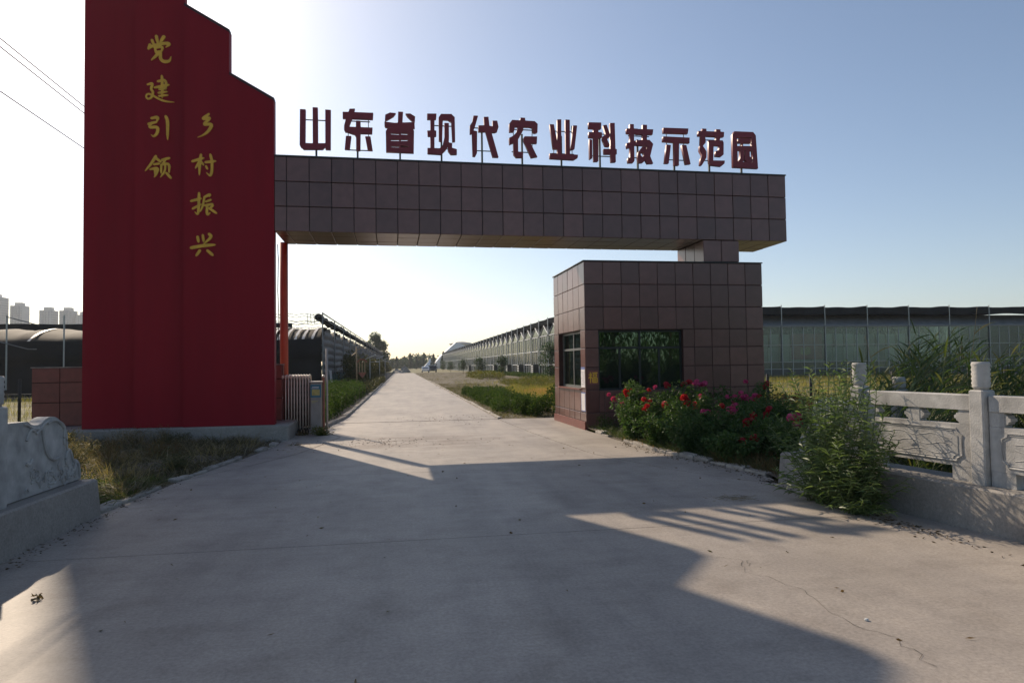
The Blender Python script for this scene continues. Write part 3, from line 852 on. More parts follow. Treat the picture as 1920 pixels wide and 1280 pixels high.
# --- twelve standing characters on the beam
SIGN = [('shan',-6.48,0.01,[[(-35,126),(-22,126),(-23,40),(-33,34),(-36,40)],[(-6,132),(6,132),(6,35),(-6,35)],[(23,128),(36,128),(35,32),(23,32)],[(-34,44),(24,47),(23,39),(17,32),(-27,30),(-34,37)]],[],[]),('dong',-5.49,-0.02,[[(-36,125),(36,126),(35,110),(-36,109)],[(-20,133),(-7,134),(-10,123),(-23,122)],[(-23,125),(-9,124),(-21,90),(-21,87),(-29,75),(-33,81),(-33,91),(-29,107)],[(-31,89),(34,90),(33,75),(-19,74),(-28,77)],[(-5,105),(6,105),(5,33),(-5,32)],[(-21,75),(-3,76),(-3,61),(-8,71)],[(-29,67),(-16,67),(-20,34),(-32,34)],[(16,68),(29,68),(34,34),(22,34)]],[],[]),('sheng',-4.5,0.0,[[(-23,129),(-9,128),(-15,120),(-29,111),(-36,108),(-35,123)],[(-4,132),(8,132),(6,103),(-5,102)],[(13,128),(25,129),(37,122),(36,107),(29,111),(18,121)],[(-37,106),(-13,104),(35,108),(36,93),(15,91),(-34,92),(-37,95)],[(-34,83),(-29,91),(29,94),(34,87),(33,32),(-34,32)]],[[(-22,79),(-2,79),(-2,75),(-22,75)],[(-22,63),(-2,64),(-2,60),(-22,59)],[(-22,47),(-2,48),(-2,44),(-22,44)],[(2,80),(18,80),(21,78),(18,76),(2,76)],[(2,64),(18,65),(21,63),(18,61),(2,60)],[(2,49),(18,49),(21,47),(18,45),(2,45)]],[]),('xian',-3.48,-0.01,[[(-36,131),(-13,132),(-14,118),(-36,117)],[(-28,122),(-18,122),(-19,36),(-29,36)],[(-36,89),(-14,90),(-14,76),(-35,75)],[(-36,46),(-7,46),(3,54),(3,37),(-3,31),(-36,32)],[(-8,123),(-2,132),(24,133),(32,125),(32,65),(25,64),(23,113),(15,118),(3,118),(2,112),(0,63),(-8,65)],[(6,110),(17,110),(17,75),(16,55),(8,42),(-3,32),(-10,36),(1,54),(6,75)],[(15,62),(25,61),(24,49),(36,46),(36,33),(21,32),(14,40)]],[],[]),('dai',-2.43,-0.05,[[(-27,132),(-15,132),(-22,108),(-26,96),(-32,86),(-36,85),(-36,107),(-30,116)],[(-31,95),(-18,93),(-19,38),(-23,30),(-30,30)],[(-15,108),(3,109),(21,107),(21,122),(33,122),(36,106),(32,94),(26,92),(3,93),(-15,92)],[(-1,130),(11,131),(13,109),(35,30),(20,30),(0,104)]],[],[]),('nong',-1.44,-0.02,[[(-7,133),(5,133),(5,122),(-8,122)],[(-36,116),(-29,126),(29,126),(37,119),(36,97),(30,95),(25,96),(24,108),(16,110),(-22,109),(-24,96),(-36,95)],[(-14,112),(1,111),(-1,100),(-12,80),(-26,68),(-36,63),(-37,80),(-26,86),(-17,96)],[(-26,73),(-14,79),(-14,46),(-1,46),(-2,32),(-19,31),(-26,38)],[(3,86),(35,87),(34,69),(18,69),(35,35),(19,32),(0,74),(0,82)]],[],[]),('ye',-0.4,-0.04,[[(-36,120),(-25,120),(-16,71),(-17,57),(-28,57)],[(-16,133),(-5,134),(-7,41),(-17,40)],[(5,134),(17,134),(16,42),(5,41)],[(25,120),(36,120),(28,59),(17,56),(20,72)],[(-37,46),(37,45),(36,37),(26,31),(-37,32)]],[],[]),('ke',0.63,-0.05,[[(-37,130),(-3,131),(-4,114),(-37,114)],[(-37,105),(-2,106),(-2,92),(-13,90),(-37,91)],[(-24,116),(-11,116),(-13,30),(-25,29)],[(-36,87),(-28,85),(-29,37),(-36,34)],[(1,124),(11,126),(19,104),(18,93),(10,88),(-1,86),(-1,94),(8,101)],[(-1,95),(10,92),(18,75),(17,69),(6,70),(0,85)],[(20,131),(33,132),(34,30),(21,29)],[(2,63),(37,64),(37,51),(3,49)]],[],[]),('ji',1.63,-0.03,[[(-36,119),(-6,120),(-6,106),(-36,106)],[(-27,131),(-16,131),(-16,36),(-20,30),(-34,29),(-34,42),(-28,43)],[(-37,80),(-12,89),(-9,77),(-36,66)],[(-9,119),(37,120),(35,106),(-9,105)],[(8,131),(20,131),(19,89),(7,88)],[(-9,90),(26,92),(36,82),(27,49),(35,30),(19,29),(14,38),(6,31),(-4,30),(-8,42),(-6,58),(7,74),(15,74),(18,67),(19,76),(-10,76)]],[[(2,58),(8,57),(10,51),(6,46),(1,51)]],[]),('shi',2.64,-0.03,[[(-36,126),(34,127),(32,113),(-36,112)],[(-37,103),(37,103),(36,88),(-38,89)],[(-7,95),(7,95),(5,28),(-8,28)],[(-28,82),(-16,81),(-23,32),(-35,32)],[(14,83),(27,83),(38,33),(24,31)]],[],[]),('fan',3.62,-0.02,[[(-36,122),(37,123),(36,109),(-37,109)],[(-25,129),(-13,129),(-14,118),(-26,118)],[(14,129),(27,129),(26,118),(14,118)],[(14,111),(27,111),(23,97),(13,96)],[(-29,111),(-17,111),(-16,92),(-24,83),(-31,85)],[(-33,82),(-25,84),(-14,68),(-15,52),(-29,30),(-34,31),(-32,46),(-27,57),(-34,69)],[(-8,98),(32,100),(35,95),(34,62),(27,56),(11,56),(11,70),(21,73),(22,85),(6,85),(4,45),(37,46),(36,38),(26,30),(-2,32),(-8,39)]],[],[]),('yuan',4.58,-0.06,[[(-36,116),(-30,126),(24,127),(32,118),(36,28),(-36,29)]],[[(-23,110),(19,111),(22,44),(-22,45)]],[[(-19,107),(16,108),(17,96),(-20,95)],[(-22,87),(21,88),(22,76),(-22,75)],[(-14,78),(-2,78),(-5,46),(-21,44),(-15,54)],[(2,79),(13,79),(13,59),(19,59),(20,45),(4,45),(-3,51)],[(-8,113),(-5,113),(-6,86),(-9,86)]])]
SIGN_LABEL = ['maroon sign character of three uprights joined at the foot, next to the red tower', 'maroon sign character with a hooked stroke and two splayed feet, second from the tower',
              'maroon sign character with a boxed foot of three slots, third from the tower', 'maroon sign character with a barred left half and arched right half, fourth from the tower',
              'maroon sign character with an upright left and long slanting right stroke, fifth from the tower', 'maroon sign character with a roofed top and open kicking feet, sixth from the tower',
              'maroon sign character of four uprights over a flat base, seventh from the tower', 'maroon sign character with two dots beside a tall right stem, eighth from the tower',
              'maroon sign character with two crossbars and a round loop, ninth from the tower', 'maroon sign character of two bars over three legs, third from the free end',
              'maroon sign character with two dots beside a hook, second from the free end', 'maroon sign character enclosed in a round cornered frame, at the free end of the beam']
for k, (nm, c, ps, pol, hol, inn) in enumerate(SIGN):
    fl = lambda L: [[(x / 100.0, z / 100.0) for x, z in q] for q in L]
    pol, hol, inn = fl(pol), fl(hol), fl(inn)
    def sdf(X, Y, pol=pol, hol=hol, inn=inn):
        d = np.min([sd_poly(p, X, Y) for p in pol], 0)
        for h in hol: d = np.maximum(d, -sd_poly(h, X, Y))
        for p in inn: d = np.minimum(d, sd_poly(p, X, Y))
        return d
    xs = [p[0] for q in pol for p in q]; zs = [p[1] for q in pol for p in q]
    me = cutout('character', sdf, min(xs), max(xs), min(zs), max(zs), 0.0085, 0.09, 0.004)
    c += rnd.uniform(-0.004, 0.004)
    map_mesh(me, lambda x, y, z, c=c: GT(c + x, 0.25 + z, 6.5 + y))
    root = thing('sign_character', SIGN_LABEL[k], 'sign character', GT(c + ps, 0.3, 6.585), 'sign characters standing on the beam')
    put('character_face', me, M['sign_red'], root)
    b = MB(GT); b.box(c + ps - 0.022, c + ps + 0.022, 0.305, 0.35, 6.587, 7.45); b.build('post', M['sign_steel'], root)
    z0, z1 = 6.5 + min(zs), 6.5 + max(zs)
    for zz in ([z0 + 0.16 * (z1 - z0) if nm not in ('dong',) else z0 + 0.03, z0 + 0.72 * (z1 - z0)]):
        b = MB(GT); b.box(c + min(xs) + 0.08, c + max(xs) - 0.08, 0.297, 0.318, zz, zz + 0.021); b.build('brace', M['sign_steel'], root)
    if nm in ('dong', 'shi', 'nong', 'ye'):
        for sgn in (-1, 1):
            sx = c + sgn * 0.24
            b = MB(GT); b.box(sx - 0.009, sx + 0.009, 0.299, 0.316, z0 + 0.1, z1 - 0.12); b.build('brace', M['sign_steel'], root)

# --- gatehouse
SB, TB, ZB = 4.85, 3.22, 4.20
house = thing('gatehouse', 'small flat roofed gatehouse clad in maroon tiles with two windows', 'gatehouse', GT(SB / 2, TB / 2, 0))
WF = (0.35, 2.60, 0.97, 2.48)       # front window, s and z
WL = (0.44, 2.70, 1.01, 2.50)       # left window, t and z
b = MB(GT); i = 0.024
wall_boxes(b, 's', (i, SB - i, 0, ZB - 0.02), WF, i, 0.24)
wall_boxes(b, 't', (0.24, TB - i, 0, ZB - 0.02), WL, i, 0.24)
b.box(0.24, SB - i, TB - 0.24, TB - i, 0, ZB - 0.02)
b.box(SB - 0.24, SB - i, 0.24, TB - 0.24, 0, ZB - 0.02)
b.box(0.24, SB - 0.24, 0.24, TB - 0.24, 3.95, ZB - 0.03)
b.build('wall', M['panel_core'], house)
b = MB(GT); b.box(0.245, SB - 0.245, 0.245, TB - 0.245, 0.0, 0.05); b.build('floor', M['interior'], house)
b = MB(GT); b.box(0.25, SB - 0.25, TB - 0.27, TB - 0.245, 0.06, 3.9); b.build('inner_wall', M['interior'], house)
b = MB(GT); b.prism([(1.62 + .06 * k, .75 + (.03 if k % 2 else 0)) for k in range(7)] + [(1.98, .80), (1.62, .82)], lambda u, v, d: (u, v, d), 0.9, 2.5); b.build('curtain', M['paper'], house)
b = MB(GT); b.cbox(2.02, 2.30, 0.45, 0.62, 0.92, 1.28, 0.06); b.build('white_bag', M['paper'], house)
b = MB(GT); b.box(0.7, 2.6, 0.42, 0.95, 0.82, 0.90); b.build('desk', M['wood_tan'], house)
rows = [0, 0.42, 0.99, 1.55, 2.03, 2.49, 3.06, 3.63, ZB]
us = [SB / 10 * k for k in range(11)]
clad(house, GT(0, i, 0), GD, (0, 0, 1), us, rows, M['panel'], WF)
clad(house, GT(i, TB, 0), -GN, (0, 0, 1), [TB / 6 * k for k in range(7)], [0.2] + rows[1:], M['panel'], (TB - WL[1], TB - WL[0], WL[2], WL[3]))
clad(house, GT(SB - i, 0, 0), GN, (0, 0, 1), [TB / 6 * k for k in range(7)], rows, M['panel'])
b = MB(GT); b.cbox(-0.03, SB + 0.01, -0.03, TB + 0.01, ZB + 0.003, ZB + 0.03, 0.008); b.build('coping', M['coping'], house)
b = MB(GT)
b.box(-0.035, -0.0005, 0.02, TB, -0.02, 0.2); b.build('skirting', M['panel_lo'], house)

def window(root, rect, mull, transom, depth, mat, axis, low=None, glass=M['booth_glass'], fw=0.05):
    """frame in the wall's plane; mull: full height uprights, low: uprights under the transom"""
    a0, a1, z0, z1 = rect
    def bx(b, u0, u1, w0, w1, d0, d1):
        if axis == 's': b.box(u0, u1, d0, d1, w0, w1)
        else: b.box(d0, d1, u0, u1, w0, w1)
    b = MB(GT); d0, d1 = depth, depth + 0.06
    bx(b, a0, a1, z0, z0 + fw, d0, d1); bx(b, a0, a1, z1 - fw, z1, d0, d1)
    bx(b, a0, a0 + fw, z0 + fw, z1 - fw, d0, d1); bx(b, a1 - fw, a1, z0 + fw, z1 - fw, d0, d1)
    bx(b, a0 + fw, a1 - fw, transom - fw / 2, transom + fw / 2, d0 + 0.002, d1 - 0.002)
    for m in mull:
        bx(b, m - fw / 2, m + fw / 2, z0 + fw, transom - fw / 2, d0 + 0.004, d1 - 0.004)
        bx(b, m - fw / 2, m + fw / 2, transom + fw / 2, z1 - fw, d0 + 0.004, d1 - 0.004)
    for m in (low or []):
        bx(b, m - fw / 2, m + fw / 2, z0 + fw, transom - fw / 2, d0 + 0.004, d1 - 0.004)
    win = b.build('window', mat, root)
    for zz, cuts in (((z0 + fw, transom - fw / 2), sorted(list(mull) + list(low or []))), ((transom + fw / 2, z1 - fw), sorted(mull))):
        e = [a0 + fw / 2] + cuts + [a1 - fw / 2]
        for p, q in zip(e, e[1:]):
            b = MB(GT); dz = rnd.uniform(0.02, 0.036)
            bx(b, p + fw / 2 + 0.0, q - fw / 2, zz[0], zz[1], d0 + dz, d0 + dz + 0.006)
            b.build('pane', glass, win)
    return win
window(house, WF, [1.47], 2.03, 0.10, M['frame_bronze'], 's', low=[0.93, 1.98])
window(house, WL, [1.57], 2.03, 0.13, M['frame_alu'], 't', low=[], fw=0.06)
b = MB(GT); b.box(-0.05, 0.12, WL[0] - 0.02, WL[1] + 0.02, WL[2] - 0.03, WL[2] - 0.001); b.build('sill', M['panel_lo'], house)

# short pillar between gatehouse roof and beam
pil = thing('support_pillar', 'short maroon tiled pillar standing on the gatehouse roof under the beam', 'pillar', GT(3.72, 0.95, 4.235))
b = MB(GT); b.box(3.22 + i, 4.22 - i, i + 0.004, 1.62, 4.236, 4.797); b.build('pillar_core', M['panel_joint'], pil)
clad(pil, GT(3.22, i + 0.004, 4.236), GD, (0, 0, 1), [0, 0.5, 1.0], [0, 0.555], M['panel'])
clad(pil, GT(3.22 + i, 1.62, 4.236), -GN, (0, 0, 1), [0, 0.54, 1.08, 1.62], [0, 0.555], M['panel'])
clad(pil, GT(4.22 - i, i, 4.236), GN, (0, 0, 1), [0, 0.54, 1.08, 1.60], [0, 0.555], M['panel'])

# paper things fixed on the gatehouse corner
def poster(name, label, cat, boxes):
    root = None
    for k, (nm, mat, q) in enumerate(boxes):
        b = MB(GT)
        for r in q: b.box(*r)
        if k == 0:
            root = tag(b.build(nm, mat), label, cat)
            ORG[root.name] = Vector((0, 0, 0))
        else: b.build(nm, mat, root)
    return root
fu = poster('paper_poster', 'red square paper with a golden blessing character beside the front window', 'poster',
            [('paper_poster', M['poster_red'], [(0.055, 0.325, -0.0045, -0.001, 1.12, 1.47)])])
FU = [[(-.30, .42, .05), (-.22, .34, .05)], [(-.42, .24, .05), (-.14, .24, .05), (-.44, -.05, .05)], [(-.27, .10, .055), (-.27, -.45, .055)], [(-.22, .04, .05), (-.12, -.06, .05)],
      [(-.06, .40, .05), (.42, .40, .055)], [(.02, .26, .05), (.34, .26, .05), (.34, .06, .05), (.02, .06, .05), (.02, .26, .05)],
      [(-.04, -.08, .05), (.42, -.08, .055), (.42, -.44, .05), (-.04, -.44, .05), (-.04, -.08, .055)], [(-.02, -.26, .045), (.40, -.26, .045)], [(.19, -.1, .045), (.19, -.42, .045)]]
me = cutout('character', lambda X, Y: np.min([sd_stroke(s, X, Y) for s in FU], 0), -.55, .5, -.55, .5, 0.022, 0.02, 0.008)
map_mesh(me, lambda x, y, z: GT(0.19 + x * 0.25, -0.0062 + z * 0.1, 1.30 + y * 0.28))
put('character', me, M['gold'], fu)
poster('paper_notice', 'white paper notice with a dark blue heading beside the left window', 'notice',
       [('paper_notice', M['paper'], [(-0.0045, -0.001, 0.06, 0.40, 1.05, 1.56)]), ('heading', M['paper_blue'], [(-0.0065, -0.0047, 0.06, 0.40, 1.50, 1.56)]),
        ('print', M['ink'], [(-0.0062, -0.0047, 0.09, 0.37 - 0.05 * (k % 3), 1.42 - 0.05 * k, 1.43 - 0.05 * k) for k in range(7)])])
poster('paper_notice', 'white paper notice with a blue border low on the gatehouse corner', 'notice',
       [('paper_notice', M['paper'], [(-0.0045, -0.001, 0.05, 0.42, 0.45, 0.93)]), ('border', M['paper_blue'],
        [(-0.0065, -0.0047, 0.05, 0.42, 0.90, 0.93), (-0.0065, -0.0047, 0.05, 0.42, 0.45, 0.47), (-0.0065, -0.0047, 0.05, 0.07, 0.47, 0.90), (-0.0065, -0.0047, 0.40, 0.42, 0.47, 0.90)])])

# --- red tower
TW = thing('red_tower', 'tall stepped red steel tower with golden brush characters at the end of the beam', 'tower', GT(-9.4, 0.8, 0.36))
SX = [-7.387, -8.366, -9.343, -10.405, -11.495]
ZT = [7.90, 9.44, 10.96, 12.48]
def red_panel(k0, k1, t0, t1):
    """band between steps k0 and k1 with its stepped, sloping top"""
    P = [(SX[k1], 0.355), (SX[k0], 0.355)]
    for k in range(k0, k1): P += [(SX[k], ZT[k]), (SX[k + 1], ZT[k] + 0.55)]
    b = MB()
    b.prism(P, lambda u, v, d: GT(u, d, v), t0, t1)
    return b.build('red_panel', M['red'], TW)
red_panel(0, 2, 0.0, 0.24); red_panel(2, 3, 0.11, 0.25); red_panel(3, 4, 0.22, 0.30)
for k in range(4):
    b = MB(); c = 0.055
    t = (0, 0, 0.11, 0.22)[k]
    b.prism([(SX[k] + 0.004, ZT[k] - c), (SX[k] + 0.004, ZT[k] + 0.012), (SX[k + 1], ZT[k] + 0.562), (SX[k + 1], ZT[k] + 0.55 - c)], lambda u, v, d: GT(u, d, v), t - 0.012, t + 0.16)
    b.build('edge_trim', M['red_dark'], TW)
b = MB(GT)
b.box(-11.36, -10.5, 0.302, 1.3, 0.355, 11.0); b.box(-10.5, -9.7, 0.302, 1.3, 0.355, 9.0); b.box(-9.7, -8.7, 0.302, 1.3, 0.355, 7.2)
b.build('tower_body', M['tower_body'], TW)
b = MB(GT); b.box(-8.38, -8.30, 0.25, 0.33, 0.355, 7.6); b.box(-8.69, -8.30, 0.28, 0.32, 4.0, 4.08); b.build('back_frame', M['tower_body'], TW)
GOLD = [('dang',[[(-10.087,9.02,0.03),(-10.126,8.908,0.021)],[(-9.957,9.231,0.03),(-9.923,9.061,0.027)],[(-10.049,9.132,0.024),(-10.009,9.032,0.027)],[(-9.794,9.229,0.036),(-9.878,9.078,0.024)],[(-10.126,8.931,0.024),(-10.022,9.002,0.027),(-9.733,9.089,0.03),(-9.667,9.056,0.036),(-9.759,8.98,0.018)],[(-9.983,8.97,0.021),(-9.964,8.842,0.021)],[(-9.982,8.956,0.021),(-9.817,9.005,0.024),(-9.843,8.88,0.024)],[(-9.969,8.851,0.021),(-9.843,8.888,0.021)],[(-9.903,8.861,0.03),(-9.956,8.771,0.027),(-10.06,8.664,0.018)],[(-9.864,8.864,0.027),(-9.877,8.733,0.03),(-9.824,8.651,0.033),(-9.679,8.652,0.03),(-9.64,8.778,0.012)]]),('jian',[[(-9.836,8.32,0.021),(-9.825,8.063,0.024),(-9.829,7.805,0.021)],[(-9.927,8.185,0.018),(-9.744,8.245,0.024),(-9.751,8.01,0.018)],[(-9.992,8.038,0.018),(-9.678,8.123,0.027)],[(-9.9,8.006,0.015),(-9.735,8.039,0.021)],[(-9.913,7.923,0.015),(-9.717,7.963,0.018)],[(-9.9,7.852,0.015),(-9.703,7.883,0.018)],[(-10.136,8.101,0.021),(-10.019,8.145,0.024),(-10.076,7.99,0.018),(-10.013,7.951,0.021),(-10.044,7.807,0.018),(-10.127,7.759,0.015),(-10.179,7.827,0.012),(-10.122,7.902,0.012),(-10.018,7.851,0.018),(-9.86,7.76,0.027),(-9.703,7.726,0.03),(-9.571,7.727,0.009)]]),('yin',[[(-10.055,7.33,0.024),(-9.911,7.371,0.033),(-9.937,7.27,0.024)],[(-10.119,7.195,0.024),(-9.932,7.256,0.024)],[(-10.041,7.236,0.021),(-10.114,7.105,0.024),(-9.911,7.152,0.03),(-9.923,7.0,0.027),(-10.001,6.905,0.024),(-10.061,6.959,0.009)],[(-9.754,7.394,0.027),(-9.707,7.296,0.03),(-9.714,6.981,0.027),(-9.71,6.853,0.015)]]),('ling',[[(-9.955,6.472,0.027),(-10.038,6.313,0.024),(-10.18,6.123,0.015)],[(-9.96,6.429,0.027),(-9.842,6.335,0.024)],[(-9.999,6.28,0.018),(-9.868,6.305,0.021)],[(-10.076,6.164,0.018),(-9.894,6.213,0.024),(-9.946,6.061,0.021),(-9.99,5.989,0.015)],[(-9.972,6.174,0.024),(-9.959,6.018,0.024)],[(-9.83,6.386,0.021),(-9.659,6.442,0.027)],[(-9.764,6.381,0.018),(-9.816,6.287,0.018)],[(-9.842,6.278,0.018),(-9.842,6.079,0.021)],[(-9.842,6.278,0.018),(-9.667,6.322,0.024),(-9.677,6.099,0.021)],[(-9.756,6.267,0.018),(-9.763,6.125,0.015),(-9.86,5.993,0.015)],[(-9.737,6.097,0.021),(-9.632,5.973,0.03)]]),('xiang',[[(-8.804,7.453,0.027),(-8.972,7.311,0.024),(-8.731,7.39,0.024),(-8.954,7.185,0.024),(-8.718,7.24,0.03),(-8.798,7.069,0.033),(-8.918,6.957,0.024),(-9.044,6.905,0.012)]]),('cun',[[(-9.157,6.348,0.024),(-8.904,6.439,0.027)],[(-8.971,6.514,0.024),(-8.998,6.297,0.027),(-9.005,6.039,0.021)],[(-8.984,6.384,0.021),(-9.091,6.193,0.018)],[(-8.971,6.356,0.018),(-8.912,6.272,0.018)],[(-8.878,6.339,0.021),(-8.65,6.377,0.027)],[(-8.771,6.522,0.024),(-8.725,6.337,0.024),(-8.749,6.005,0.024),(-8.856,6.102,0.015)],[(-8.864,6.251,0.018),(-8.832,6.183,0.018)]]),('zhen',[[(-9.182,5.441,0.021),(-8.957,5.511,0.024)],[(-9.01,5.632,0.024),(-9.015,5.323,0.024),(-9.028,5.123,0.018),(-9.102,5.201,0.012)],[(-9.147,5.268,0.018),(-8.956,5.382,0.018)],[(-8.898,5.527,0.018),(-8.924,5.354,0.018),(-8.983,5.204,0.015)],[(-8.903,5.535,0.021),(-8.77,5.617,0.027),(-8.796,5.553,0.018)],[(-8.863,5.436,0.018),(-8.748,5.488,0.024)],[(-8.89,5.349,0.018),(-8.711,5.395,0.024)],[(-8.836,5.351,0.021),(-8.849,5.122,0.024),(-8.769,5.192,0.012)],[(-8.711,5.36,0.018),(-8.796,5.266,0.018)],[(-8.81,5.3,0.018),(-8.63,5.176,0.027)]]),('xing',[[(-9.04,4.638,0.024),(-9.019,4.51,0.027)],[(-8.929,4.677,0.021),(-8.91,4.526,0.024)],[(-8.796,4.7,0.03),(-8.729,4.644,0.024),(-8.907,4.478,0.024)],[(-9.18,4.379,0.033),(-8.928,4.435,0.03),(-8.662,4.459,0.036)],[(-8.989,4.326,0.027),(-9.074,4.196,0.024)],[(-8.835,4.328,0.024),(-8.71,4.216,0.033)]])]
for nm, S in GOLD:
    xs = [p[0] for s in S for p in s]; zs = [p[1] for s in S for p in s]
    def brush(s):
        for _ in range(2):                      # round the turns, thin the tips as a brush does
            q = [s[0]]
            for a, c in zip(s, s[1:]):
                q += [tuple(.75 * m_ + .25 * n_ for m_, n_ in zip(a, c)), tuple(.25 * m_ + .75 * n_ for m_, n_ in zip(a, c))]
            s = q + [s[-1]]
        k_ = len(s) - 1
        return [(x, z, (w / 2 * 1.7 + .009) * (1 - .72 * max(0, (i_ / k_ - .62) / .38) ** 1.3) * (.72 + .28 * min(1, i_ / k_ / .12))) for i_, (x, z, w) in enumerate(s)]
    S2 = [brush(s) for s in S]
    me = cutout('character', lambda X, Y: np.min([sd_stroke(s, X, Y) for s in S2], 0), min(xs) - .06, max(xs) + .06, min(zs) - .06, max(zs) + .06, 0.006, 0.02, 0.0025)
    t = -0.012 if min(xs) > -9.35 else 0.098
    map_mesh(me, lambda x, y, z, t=t: GT(x, t + z, y))
    put('golden_character', me, M['gold'], TW)
b = MB(GT); b.cbox(-12.6, -7.06, -0.13, 2.4, -0.1, 0.352, 0.03)
pl = tag(b.build('plinth', M['plinth']), 'low grey concrete plinth under the red tower', 'plinth')

lw = thing('low_wall', 'low red granite wall running behind the foot of the red tower', 'wall', GT(-10.2, 1.5, 0.355))
b = MB(GT); b.box(-13.02, -7.42, 1.33, 1.72, 0.354, 1.72); b.build('wall_core', M['panel_joint'], lw)
clad(lw, GT(-13.02, 1.33, 0.355), GD, (0, 0, 1), [0.0, 0.6, 1.2, 1.8, 2.4, 3.0, 3.6, 4.2, 4.8, 5.6], [0, 0.55, 1.02, 1.365], M['panel_lo'])
clad(lw, GT(-7.42, 1.33, 0.355), GN, (0, 0, 1), [0, 0.39], [0, 0.55, 1.02, 1.365], M['panel_lo'])
b = MB(GT); b.box(-13.04, -7.39, 1.30, 1.74, 1.722, 1.745); b.build('wall_top', M['kerb'], lw)

op = thing('steel_post', 'orange red steel post holding the beam behind the tower', 'post', GT(-7.48, 1.8, 0.0))
b = MB(GT); b.cyl(-7.415, 1.60, 0.0, 4.82, 0.1, 20); b.build('post', M['orange'], op, True)
b = MB(GT); b.tube([(-7.57, 1.62, 4.78), (-7.55, 1.6, 4.4), (-7.565, 1.6, 3.6), (-7.54, 1.6, 2.9), (-7.55, 1.6, 2.2)], 0.011, 5); b.build('cable', M['black_wire'], op)

# --- folding gate pulled back beside the tower
rg = thing('retractable_gate', 'folded retractable gate of pale steel hoops beside the red tower', 'gate', (-2.7, 17.6, 0))
for k in range(12):
    x = -3.10 + k * 0.069
    b = MB(); y0, y1 = 17.44, 17.86
    b.tube([(x, y0, 0.12), (x, y0, 1.38), (x, y0 + 0.03, 1.44), (x, (y0 + y1) / 2, 1.465), (x, y1 - 0.03, 1.44), (x, y1, 1.38), (x, y1, 0.12)], 0.0155, 6)
    h = b.build('gate_hoop', M['gate_white'], rg, True)
    b = MB(); b.box(x - 0.003, x + 0.003, y0 + 0.03, y1 - 0.01, 0.16, 1.36); b.build('hoop_infill', M['gate_infill'], h)
    b = MB(); b.cbox(x - 0.027, x + 0.027, y0 - 0.035, y0 + 0.04, 1.39, 1.46, 0.014); b.build('hoop_cap', M['gate_white'], h)
    b = MB()
    for yy in (y0, y1): b.rings([[(x + dx, yy + 0.05 * math.cos(a), 0.055 + 0.05 * math.sin(a)) for a in [2 * math.pi * q / 10 for q in range(10)]] for dx in (-0.015, 0.015)])
    b.build('wheel', M['rubber'], h)
b = MB()
for k in range(11):
    x = -3.10 + k * 0.069
    for z in (0.25, 0.55, 0.85, 1.15):
        b.tube([(x, 17.65, z), (x + 0.069, 17.65, z + 0.2)], 0.008, 4); b.tube([(x, 17.66, z + 0.2), (x + 0.069, 17.66, z)], 0.008, 4)
b.build('scissor_links', M['gate_dark'], rg)
b = MB(); b.box(-3.13, -2.29, 17.47, 17.83, 0.09, 0.14); b.build('bottom_rail', M['gate_dark'], rg)

mb_ = thing('gate_motor_box', 'grey steel gate motor cabinet with a blue label', 'cabinet', (-2.14, 17.55, 0))
b = MB(); b.cbox(-2.295, -2.02, 17.35, 17.80, 0.10, 1.27, 0.02); b.build('cabinet_body', M['box_grey'], mb_)
b = MB(); b.box(-2.31, -2.005, 17.33, 17.82, 1.272, 1.30); b.build('lid', M['gate_white'], mb_)
b = MB(); b.box(-2.32, -2.00, 17.33, 17.82, -0.05, 0.12); b.build('foot', M['kerb'], mb_)
b = MB(); b.box(-2.285, -2.03, 17.343, 17.348, 0.90, 1.22); lb = b.build('label_plate', M['label_blue'], mb_)
b = MB(); b.box(-2.25, -2.06, 17.338, 17.342, 0.95, 1.10); b.build('label_field', M['label_yellow'], lb)
b = MB(); b.box(-2.24, -2.08, 17.338, 17.342, 1.15, 1.165); b.box(-2.26, -2.08, 17.338, 17.342, 1.12, 1.13); b.build('label_line', M['paper'], lb)
b = MB(); b.box(-2.26, -2.11, 17.3435, 17.348, 0.80, 0.815); b.box(-2.26, -2.16, 17.3435, 17.348, 0.77, 0.78); b.build('plate_print', M['label_yellow'], mb_)

gp = thing('gate_stop_post', 'short red brown stop post with a pale cap at the end of the folded gate', 'post', (-1.99, 17.6, 0))
b = MB(); b.cbox(-2.015, -1.965, 17.52, 17.60, 0, 1.40, 0.01); b.build('post', M['wood_red'], gp)
b = MB(); b.cbox(-2.03, -1.955, 17.50, 17.62, 1.402, 1.46, 0.02); b.build('cap', M['gate_white'], gp)
b = MB(); b.cyl(-1.925, 17.72, -0.02, 2.12, 0.028, 10)
tag(b.build('steel_pipe', M['pipe'], None, True), 'slim grey steel pipe standing beside the folded gate', 'pipe')

